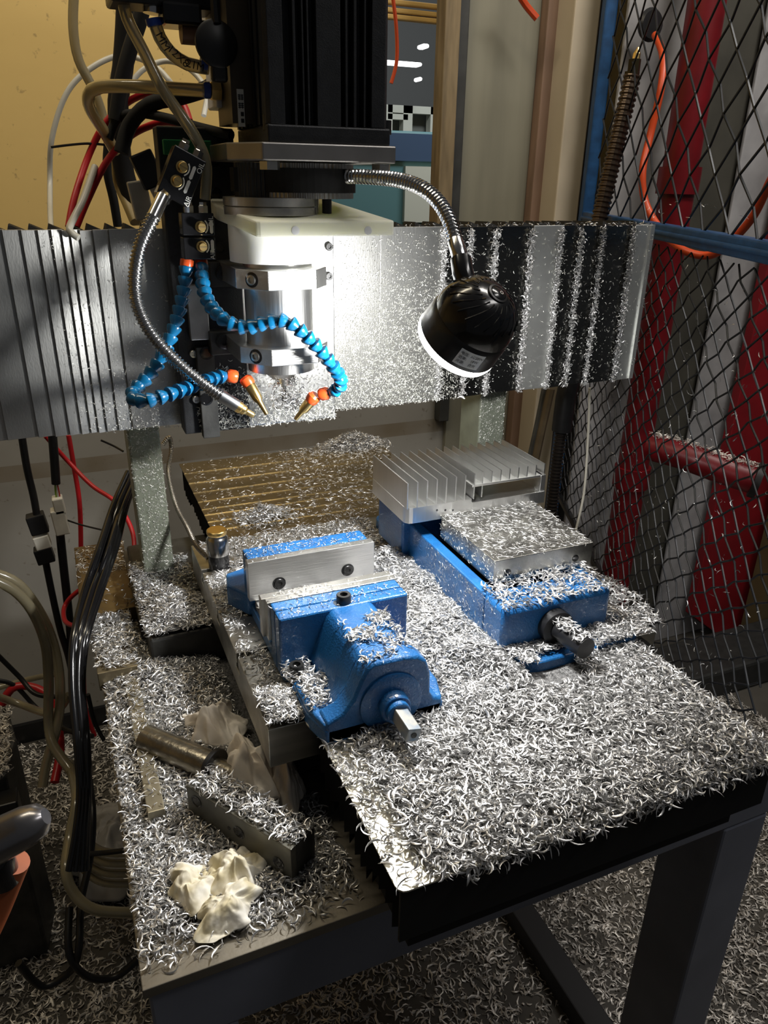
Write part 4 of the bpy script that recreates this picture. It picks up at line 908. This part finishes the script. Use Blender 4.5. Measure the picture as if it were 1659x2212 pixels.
cable('clear_hose','clear hose lying across from the left edge toward the black bundle',[(-20,1500,1.25),(40,1520,1.25),(100,1540,1.2),(130,1530,1.2),(150,1500,1.2)],.0068,CLR,'hose',n=12)
cable('clear_hose','pale hose lying level at mid left above the red hose',[(-20,1490,1.4),(60,1468,1.4),(125,1455,1.35)],.006,CLR,'hose')
cable('thick_red_hose','short thick red hose arching at the left edge among the tubes',[(5,1520,1.3),(25,1488,1.3),(60,1482,1.3),(100,1500,1.28),(122,1550,1.25),(130,1620,1.2),(118,1690,1.15)],.0075,RED,'hose',n=12)
cable('black_lead','black lead sloping down from the left edge',[(-20,1400,1.25),(40,1460,1.25),(80,1500,1.22),(150,1505,1.2)],.0042,BLK)
cable('black_lead','black lead at the left edge crossing the wall low down',[(-20,1468,1.3),(30,1480,1.3),(80,1530,1.28),(140,1575,1.2),(200,1590,1.15)],.0042,BLK)
cable('black_lead','black lead looping down and back near the floor',[(165,1560,1.15),(185,1640,1.1),(200,1750,1.0),(195,1850,.95),(175,1950,.9),(170,2050,.85),(150,2100,.85),(90,2130,.85),(40,2080,.85)],.0055,BLK)
cable('black_lead','black lead lying in a low curve on the floor before the stand',[(150,1960,.9),(150,2060,.85),(190,2110,.84),(250,2110,.84),(300,2070,.84)],.0055,BLK)
cable('black_lead','short black lead level above the plastic bag',[(185,1845,.95),(230,1842,.92),(275,1836,.9)],.004,BLK)
# coil of clear hose and plastic sheet on the floor
for k in range(4):
    lab=['topmost coil of clear hose on the floor','second coil of clear hose on the floor','third coil of clear hose on the floor','lowest coil of clear hose on the floor'][k]
    y=1810+k*22
    cable('hose_coil',lab,[(165,y-30,1.2+.03*k),(185,y+5,1.15),(225,y+30,1.1),(285,y+32,1.08)],.0075,CLR,'hose','coils of clear hose on the floor',n=12)
# plastic sheet under the coils, on the floor
c=atz(235,1850,FZ)
o=rag('plastic_bag','crumpled pale plastic bag on the floor beside the hose coils',(c.x,c.y,FZ+.02),.10,.12,.10,77,mat('pale_plastic_film',(.36,.34,.31),.4,0,.3,10)); o['category']='bag'; del o['group']

# left neighbouring machine corner
t=thing('left_machine_corner','dark oily machine casting covered in brown shavings at the left edge','machine',(-.30,1.33,FZ))
zt_=aty(30,1560,1.35).z
MB().prism([(-.75,1.2),(-.205,1.2),(-.19,1.3),(-.215,1.45),(-.75,1.5)],FZ,zt_).build('machine_bed',DSTEEL,t,bevel=.006)
MB().box(-.75,-.24,1.28,1.42,zt_,zt_+.05).build('machine_slide',mat('oily_brown_casting',(.12,.09,.05),.4,.5,.4,30),t,bevel=.004)
MB().cyl((-.262,1.30,zt_+.04),(-.262,1.30,zt_+.085),.022,24).build('machine_knob',DSTEEL,t,smooth=True)
MB().box(-.225,-.19,1.16,1.2,zt_-.12,zt_-.03).build('limit_switch',BLK,t,bevel=.003)
MB().box(-.75,-.21,1.185,1.2,zt_-.22,zt_-.10).build('side_panel',DSTEEL,t,bevel=.002)
# hand tool at lower left
D=.55
def cp(x,y,d=D): return Vector(CAMP+ray(x,y)*d)
t=thing('air_blow_gun','shiny dark air blow gun with an orange grip poking in at the left edge','tool',cp(-40,1850))
MB().lathe([(.018,0),(.0165,.02),(.0150,.045),(.012,.056),(.006,.061)],cp(-60,1845),cp(95,1765)-cp(-60,1845),28).build('gun_barrel',TOOLM,t,smooth=True)
MB().tube([cp(-40,1800,.56),cp(-10,1830,.56),cp(-5,1860,.56),cp(10,1900,.57)],.012,20).build('gun_body',BLKG,t,smooth=True)
MB().tube([cp(-35,2010,.58),cp(-12,1960,.58),cp(12,1900,.575),cp(28,1860,.57)],.0125,20).build('orange_grip',TERRA,t,smooth=True)

# ------------------------------------------------------------------ shavings
def chips(name,label,P,size,width,m,normal=(0,0,1),tilt=.35,seg=6,parent=None,extra=None,arc=(1.3,3.0),jit=.45):
    """one mesh of crescent shaped curls at points P (n,3)"""
    P=np.asarray(P,float); n=len(P); r_=np.random.default_rng(abs(hash(label))%9999 if False else len(label)*31+n)
    S=seg+1; t=np.linspace(-.5,.5,S)[None,:]
    L=size*(1+jit*r_.standard_normal(n)).clip(.35,2.2)[:,None]; A=r_.uniform(arc[0],arc[1],n)[:,None]; rad=L/A
    th=t*A; cx_=rad*np.sin(th); cy_=rad*(np.cos(th)-np.cos(A/2)*.5-.5); cz_=L*.22*r_.uniform(-1,1,(n,1))*t
    wv=width*r_.uniform(.6,1.4,(n,1))*(np.cos(np.pi*t)**.95).clip(.06,1); nx=np.sin(th); ny=np.cos(th)
    tw=r_.uniform(-1.2,1.2,(n,1))+t*r_.uniform(-1.5,1.5,(n,1)); ct=np.cos(tw); st=np.sin(tw)
    V=np.zeros((n,S,3,3))
    for k,o in enumerate((-.5,0,.5)):
        off=o*wv; bulge=(0.28*wv if k==1 else 0*wv)
        V[:,:,k,0]=cx_+nx*(off*ct-bulge*st); V[:,:,k,1]=cy_+ny*(off*ct-bulge*st); V[:,:,k,2]=cz_+off*st+bulge*ct
    # random orientation: yaw then tilt
    yaw=r_.uniform(0,2*np.pi,n); ta=r_.normal(0,tilt,n); tb_=r_.normal(0,tilt,n)
    def rotm(ax,a):
        c=np.cos(a);s=np.sin(a);M_=np.zeros((n,3,3)); M_[:,ax,ax]=1; i,j=[(1,2),(2,0),(0,1)][ax]; M_[:,i,i]=c;M_[:,j,j]=c;M_[:,i,j]=-s;M_[:,j,i]=s; return M_
    Rm=rotm(2,yaw)@rotm(0,ta)@rotm(1,tb_)
    N=Vector(normal).normalized(); q=N.to_track_quat('Z','Y').to_matrix(); Q=np.array(q)
    Rm=Q[None]@Rm
    V=np.einsum('nij,nskj->nski',Rm,V)+P[:,None,None,:]
    V=V.reshape(-1,3)
    base=(np.arange(n)*S*3)[:,None,None]; si=np.arange(seg)[None,:,None]; ki=np.arange(2)[None,None,:]
    a=base+si*3+ki; F_=np.stack([a,a+1,a+4,a+3],-1).reshape(-1,4)
    if extra is not None:
        ev,ef=extra; F_=np.concatenate([F_,ef+len(V)]); V=np.concatenate([V,ev])
    o0=np.array([P[:,0].mean(),P[:,1].mean(),P[:,2].min()]); V=V-o0
    me=bpy.data.meshes.new(name); me.vertices.add(len(V)); me.vertices.foreach_set('co',V.astype(np.float32).ravel())
    me.loops.add(len(F_)*4); me.loops.foreach_set('vertex_index',F_.astype(np.int32).ravel())
    me.polygons.add(len(F_)); me.polygons.foreach_set('loop_start',np.arange(0,len(F_)*4,4,dtype=np.int32))
    try: me.polygons.foreach_set('loop_total',np.full(len(F_),4,dtype=np.int32))
    except Exception: pass
    me.materials.append(m)
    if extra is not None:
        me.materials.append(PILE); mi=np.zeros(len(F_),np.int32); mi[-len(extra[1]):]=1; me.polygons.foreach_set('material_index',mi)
    me.update(calc_edges=True); me.validate()
    ob=bpy.data.objects.new(name,me); COL.objects.link(ob); ob.location=o0
    tag(ob,label,'metal shavings',None,'stuff'); return ob
def grid_extra(x0,x1,y0,y1,hf,z0,step=.006):
    nx=int((x1-x0)/step)+1; ny=int((y1-y0)/step)+1
    X,Y=np.meshgrid(np.linspace(x0,x1,nx),np.linspace(y0,y1,ny),indexing='ij'); Z=z0+hf(X,Y)
    V=np.stack([X,Y,Z],-1).reshape(-1,3); i=np.arange(nx-1)[:,None]*ny+np.arange(ny-1)[None,:]
    F_=np.stack([i,i+ny,i+ny+1,i+1],-1).reshape(-1,4); return V,F_
def scatter(n,x0,x1,y0,y1,z0,hf,excl=(),dens=None,thick=.004,over=0):
    out=[]
    tot=0
    while tot<n:
        k=n*2; x=rng.uniform(x0-over,x1+over,k); y=rng.uniform(y0-over,y1+over,k); ok=np.ones(k,bool)
        for a,b,c_,d_ in excl: ok&=~((x>a)&(x<b)&(y>c_)&(y<d_))
        if dens is not None: ok&=rng.random(k)<dens(x,y)
        x=x[ok];y=y[ok]; z=z0+hf(x,y)+rng.uniform(.0006,1,len(x))*thick
        out.append(np.stack([x,y,z],1)); tot+=len(x)
    return np.concatenate(out)[:n]
flat=lambda x,y:0*x
V1EX=[(.184,.316,.566,.60),(.175,.326,.60,.652),(.183,.326,.652,.69),(.170,.330,.686,.75),(.168,.34,.818,.916)]
# 1 heap on the front cover
def h1(x,y):
    e=np.minimum.reduce([(x-cx0)/.03,(cx1-x)/.02,(y-cy0)/.02,np.ones_like(x)]).clip(0,1)
    return (.004+.010*noise2(x,y,28,3))*e*((x-cx0+.03)/.10).clip(.1,1)
d1=lambda x,y:(((x-cx0)/.05).clip(.30,1))*np.where((x<cx0+.03)&(y<cy0+.03),.35,1)
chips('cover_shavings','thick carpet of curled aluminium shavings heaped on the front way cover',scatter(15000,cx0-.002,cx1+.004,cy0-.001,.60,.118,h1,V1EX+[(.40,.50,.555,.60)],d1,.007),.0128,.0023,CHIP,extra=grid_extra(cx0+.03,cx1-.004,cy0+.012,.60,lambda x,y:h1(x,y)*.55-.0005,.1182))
# edge chips hanging over the cover front
pe=scatter(420,cx0+.06,cx1,cy0-.006,cy0+.004,.110,flat,thick=.010); chips('edge_shavings','curled shavings hanging over the front edge of the way cover',pe,.013,.0022,CHIP,normal=(0,-.7,.7),tilt=.6)
# 2 between the vises
def h2(x,y): return .003+.020*np.exp(-((x-.39)/.05)**2)*(.5+noise2(x,y,30,5))
EX2=[(.416,.604,.60,1.05)]
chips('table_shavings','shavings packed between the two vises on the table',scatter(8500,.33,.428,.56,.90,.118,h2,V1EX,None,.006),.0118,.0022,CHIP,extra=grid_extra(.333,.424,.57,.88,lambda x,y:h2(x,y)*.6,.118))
chips('flange_shavings','shavings lying on the base flange of the rear vise',scatter(1700,.425,.61,.585,.625,.135,lambda x,y:.002+.008*noise2(x,y,40,8),[(.45,.53,.585,.60)],None,.005),.0105,.0020,CHIP)
chips('corner_shavings','shavings on the right-hand corner of the table beside the rear vise',scatter(2300,.572,.645,.60,.90,.134,lambda x,y:.002+.012*noise2(x,y,40,9),[],None,.006),.0105,.0020,CHIP)
chips('ledge_shavings','heap of shavings on the front ledge of the rear vise before the steel block',scatter(750,.420,.575,.622,.684,.192,lambda x,y:.0005+.003*((y-.62)/.064).clip(0,1),[],lambda x,y:.3+.7*noise2(x,y,50,3),.003),.0105,.0020,CHIP)
chips('screw_shavings','curls caught on the black lead screw of the rear vise',scatter(110,.480,.500,.567,.615,.172,flat,[],None,.004),.011,.0022,CHIP)
# 3 vise tops
chips('block_shavings','fine flat shavings streaked over the steel block of the rear vise',scatter(1500,.441,.586,.684,.826,.2227,flat,[],None,.0012),.0095,.0007,CHIP,tilt=.10)
chips('block_side_shavings','fine shavings stuck to the left flank of the steel block and the vise body',np.stack([np.where(np.arange(520)%2==0,.4402,.4197)-rng.uniform(0,.0006,520),rng.uniform(.64,.826,520),np.where(np.arange(520)%2==0,rng.uniform(.193,.222,520),rng.uniform(.137,.19,520))],1),.0055,.0007,CHIPF,normal=(-1,0,0),tilt=.12,seg=3)
chips('ridge_shavings','curls lying on the sloping ridge of the front vise',scatter(420,.228,.288,.575,.66,.2,flat,[],lambda x,y:noise2(x,y,40,4)**2*1.5,.005),.0105,.0021,CHIP)
chips('jaw_top_shavings','sprinkled shavings along the jaw tops of the front vise',np.concatenate([scatter(330,.170,.335,.69,.747,.2007,flat,[],None,.0010),scatter(330,.172,.338,.822,.862,.2037,flat,[],lambda x,y:.3+.7*(y>.833),.002)]),.0042,.0009,CHIP,tilt=.15)
chips('vise_foot_shavings','shavings on the front foot of the front vise around its bolt',np.concatenate([scatter(420,.18,.222,.596,.65,.1428,flat,[],None,.006),scatter(160,.172,.205,.655,.685,.136,flat,[],None,.012)]),.010,.0019,CHIP)
chips('bore_shavings','shavings lying between the open jaws of the front vise',scatter(500,.18,.33,.748,.82,.1475,flat,[],None,.006),.010,.0019,CHIP)
# 4 table left strip and back
hT=lambda x,y:.002+.010*np.exp(-((y-.640)/.026)**2)
chips('table_corner_shavings','heap of bright shavings on the front left corner of the table',scatter(1500,.139,.176,.613,.668,.118,hT,[],None,.005),.0105,.0020,CHIP)
chips('table_edge_shavings','scattered shavings along the left strip of the table',scatter(1100,.139,.172,.668,.97,.118,flat,[],lambda x,y:.2+.8*(noise2(x,y,35,6)>.5),.003),.0095,.0016,CHIP)
chips('rear_table_shavings','dense layer of shavings on the rear of the table behind the front vise',scatter(5200,.15,.43,.915,1.075,.118,flat,[(.145,.18,.972,1.004)],lambda x,y:.3+.7*noise2(x,y,30,7),.004),.0085,.0015,CHIP)
def dB(x,y): return .12+.9*np.exp(-(((x-.27)/.05)**2+((y-1.14)/.035)**2))+.9*np.exp(-(((x-.53)/.09)**2+((y-1.43)/.05)**2))+.25*(x>.35)
chips('rear_cover_shavings','shavings scattered over the bronze rear way cover',scatter(3600,.182,.60,1.075,1.44,.119,flat,[],lambda x,y:dB(x,y).clip(0,1),.004),.0085,.0014,CHIP,tilt=.2)
def h9(x,y): return .020*np.exp(-(((x-.27)/.035)**2+((y-1.13)/.022)**2))
chips('rear_heap_left','small bright heap of shavings at the left of the rear way cover',scatter(750,.215,.325,1.09,1.17,.118,h9,[],lambda x,y:(h9(x,y)/.012).clip(0,1),.004),.0105,.0018,CHIP)
def h10(x,y): return .028*np.exp(-(((x-.54)/.055)**2+((y-1.43)/.03)**2))
chips('rear_heap_far','bright heap of shavings on the far edge of the rear way cover',scatter(1300,.44,.62,1.37,1.46,.116,h10,[],lambda x,y:(h10(x,y)/.014).clip(0,1),.005),.0105,.0018,CHIP,extra=grid_extra(.45,.60,1.38,1.445,lambda x,y:h10(x,y)*.7,.112))
# 5 base plate left
def hb(x,y):
    m1_=.014*np.exp(-(((x-.06)/.05)**2+((y-.90)/.06)**2))
    m2_=.020*np.exp(-(((x-.105)/.030)**2+((y-.80)/.10)**2))
    m3_=.008*np.exp(-(((x-.05)/.05)**2+((y-.75)/.2)**2))
    f=((y-BY0)/.05).clip(0,1)
    return (m1_+m2_+m3_)*(.7+.6*noise2(x,y,30,12))+.004*noise2(x,y,40,2)*f
BARX0,BARX1=.006,.028
def db(x,y): return np.where(y<.515,.12+.25*(y>.49),np.where((x>BARX0)&(x<BARX1)&(y>.64),.45,1))*np.where((x>.16)&(y<.62),.45,1)
EXB=[(.048,.2,.925,1.3),(-.02,.028,.92,1.05),(.067,.113,PY,1.3),(.137,.7,.62,1.1),(-.035,.044,1.06,1.3)]
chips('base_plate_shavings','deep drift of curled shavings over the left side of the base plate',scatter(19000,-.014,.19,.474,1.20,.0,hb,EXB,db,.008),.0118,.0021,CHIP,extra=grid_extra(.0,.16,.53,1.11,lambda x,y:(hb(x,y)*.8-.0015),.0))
def hs_(x,y): return .001+.018*np.exp(-(((x-.085)/.03)**2+((y-.99)/.05)**2))+.008*noise2(x,y,40,6)
chips('saddle_shavings','heap of shavings on the dark saddle block beside the left post',scatter(3400,.046,.137,.922,1.15,.056,hs_,[(.067,.113,1.113,1.3)],None,.007),.0105,.0019,CHIP,extra=grid_extra(.056,.135,.93,1.11,lambda x,y:hs_(x,y)*.7,.056))
chips('bar_shavings','shavings lying on the oily steel bar',scatter(280,BARX0,BARX1,.65,.90,.022,flat,[],lambda x,y:.15+.85*((y-.72)/.15).clip(0,1),.003),.010,.0017,CHIP)
chips('block_top_shavings','shavings heaped on the steel block at the left rim',scatter(1500,-.022,.032,.915,1.06,.028,lambda x,y:.006*noise2(x,y,50,4),[],lambda x,y:.25+.75*((y-.915)/.03).clip(0,1),.005),.0105,.0018,CHIP)
chips('board_shavings','brown-lit curls spread over the oily brown board',scatter(420,-.034,.048,1.07,1.31,.030,flat,[],lambda x,y:.15+.85*(y>1.2),.003),.0105,.0015,CHIP)
mtl=lambda u,v,z: mt@Vector((u,v,z))
pb=[mtl(rng.uniform(.0,L),rng.uniform(.003,.036),.0505+rng.uniform(0,.006)) for _ in range(650)]
chips('bracket_shavings','curls of swarf lying on top of the drilled bracket',[tuple(p_) for p_ in pb],.012,.0019,CHIP)
prg=[]
for c_,rx_,ry_ in (((.075,.495),.035,.02),):
    prg+=[(c_[0]+rng.uniform(-rx_,rx_),c_[1]+rng.uniform(-ry_,ry_),.03+rng.uniform(0,.006)) for _ in range(0)]
# right side of base plate under the table
chips('base_right_shavings','shavings on the right side of the base plate beyond the table',scatter(1500,.64,.745,.50,1.2,.0,flat,[],None,.004),.0105,.0018,CHIP)
# 6 posts: fine chips on vertical fronts
def vscat(n,x0,x1,z0,z1,Y,dens=None):
    x=rng.uniform(x0,x1,n*3); z=rng.uniform(z0,z1,n*3); ok=np.ones(n*3,bool)
    if dens is not None: ok=rng.random(n*3)<dens(x,z)
    x=x[ok][:n]; z=z[ok][:n]; return np.stack([x,Y-rng.uniform(.0003,.0012,len(x)),z],1)
chips('left_post_shavings','fine shavings stuck to the left gantry post',vscat(1500,.067,.113,.03,.33,PY),.0045,.0009,CHIPF,normal=(0,-1,0),tilt=.15,seg=3)
chips('right_post_shavings','fine shavings stuck to the right gantry post',vscat(1500,.66,.713,.1,.33,PY),.0042,.0009,CHIPF,normal=(0,-1,0),tilt=.15,seg=3)
# 7 gantry covers
def dg(x,z):
    a=np.exp(-((x-.42)/.14)**2)*(.06+.94*((GZ1-.04-z)/.14).clip(0,1))
    b=.5*np.exp(-((x-.12)/.05)**2)*((.46-z)/.15).clip(0,1)
    return (a+b+.03+.05*(x<.1)*((.5-z)/.1).clip(0,1)).clip(0,1)
pts=vscat(17000,.0,.56,GZ0,GZ1-.005,GY-.013,dg)
pts[:,1]=np.where(pts[:,0]<.17,GY-.0115,pts[:,1])
chips('gantry_shavings','fine glittering shavings stuck to the gantry covers around the spindle',pts,.0034,.0007,CHIPF,normal=(0,-1,0),tilt=.2,seg=3)
st=[]
for a_,y_ in CHSTRIPS+[(gx(1143,560),GY-.006),(gx(1362,560),GY-.0015)]:
    k=900; xx=a_+rng.normal(0,.0030,k)-.004; zz=rng.uniform(GZ0,GZ1-.004,k); st.append(np.stack([xx,y_-rng.uniform(.0,.004,k)-.001,zz],1))
chips('ledge_strip_shavings','shavings lodged in the vertical steps between the right-hand covers',np.concatenate(st),.0065,.0016,CHIP,normal=(0,-1,0),tilt=.5,seg=4)
pts=vscat(1100,.55,.91,GZ0,GZ1-.01,GY-.008); chips('right_cover_specks','sparse shaving specks on the dark right-hand covers',pts,.004,.0009,CHIPF,normal=(0,-1,0),tilt=.3,seg=3)
chips('cover_top_shavings','shavings along the top edge of the gantry covers',scatter(380,.33,.91,GY-.006,GY+.02,GZ1-.003,flat,[],None,.006),.007,.0012,CHIP,tilt=.6,seg=4)
x0=aty(440,800,CY1).x; chips('carriage_shavings','fine shavings stuck to the lower part of the spindle carriage',vscat(1800,aty(420,800,CY1).x,aty(720,800,CY1).x,GZ0,GZ0+.10,CY1-.002,lambda x,z:((GZ0+.10-z)/.1)),.0055,.0010,CHIPF,normal=(0,-1,0),tilt=.3,seg=4)
pn=[(SX+.004+rng.normal(0,.010),SY-.008+rng.normal(0,.008),aty(610,870,SY).z+rng.uniform(-.006,.035)) for _ in range(420)]
chips('cutter_swarf','tangle of swarf wound round the cutter below the spindle nose',pn,.010,.0012,CHIP,tilt=1.2)
# 8 floor
def ff(n,x0,x1,y0,y1,sz,lab,nm,seg=3,dens=None,th=.006): chips(nm,lab,scatter(n,x0,x1,y0,y1,FZ,flat,[],dens,th),sz,.0042,CHIPD,seg=seg,tilt=.35)
ff(30000,.70,1.75,.10,1.40,.017,'litter of shavings on the floor right of the stand','floor_shavings_right',dens=lambda x,y:.55+.45*noise2(x,y,12,31))
ff(9000,.0,.70,.40,1.3,.021,'shavings on the floor under the machine stand','floor_shavings_under',dens=lambda x,y:.2+.8*noise2(x,y,10,32)*(y>.3))
ff(14000,-.55,.0,.30,1.88,.021,'shavings on the dark floor left of the stand','floor_shavings_left')
chips('left_machine_shavings','brown-lit shavings lying on the neighbouring machine at the left edge',scatter(900,-.32,-.2,1.2,1.42,zt_+.001 if False else aty(30,1560,1.35).z,flat,[(-.4,-.24,1.27,1.43)],None,.01),.016,.0026,CHIPD)
# pipe top shavings
pp=[]
for _ in range(420):
    f=rng.random(); a_=P=None
    s_=[aty(1405,965,1.35),aty(1480,985,1.27),aty(1560,1015,1.2),aty(1625,1035,1.15)]
    i_=min(int(f*3),2); q_=s_[i_].lerp(s_[i_+1],f*3-i_); pp.append((q_.x+rng.normal(0,.010),q_.y+rng.normal(0,.010),q_.z+.033+rng.uniform(-.001,.005)))
chips('pipe_shavings','shavings piled along the top of the red branch pipe',pp,.013,.002,CHIPD,seg=4)
pf=[]
for _ in range(420):
    u=rng.uniform(.35,1.25); z=rng.uniform(-.15,.62); q_=fence_pt(u,z); pf.append(tuple(q_-FN*.003))
chips('fence_shavings','stray curls caught in the wire fence',pf,.009,.0014,CHIP,normal=tuple(-FN),tilt=.8,seg=4)
for o in bpy.data.objects:
    if '_o' in o: del o['_o']
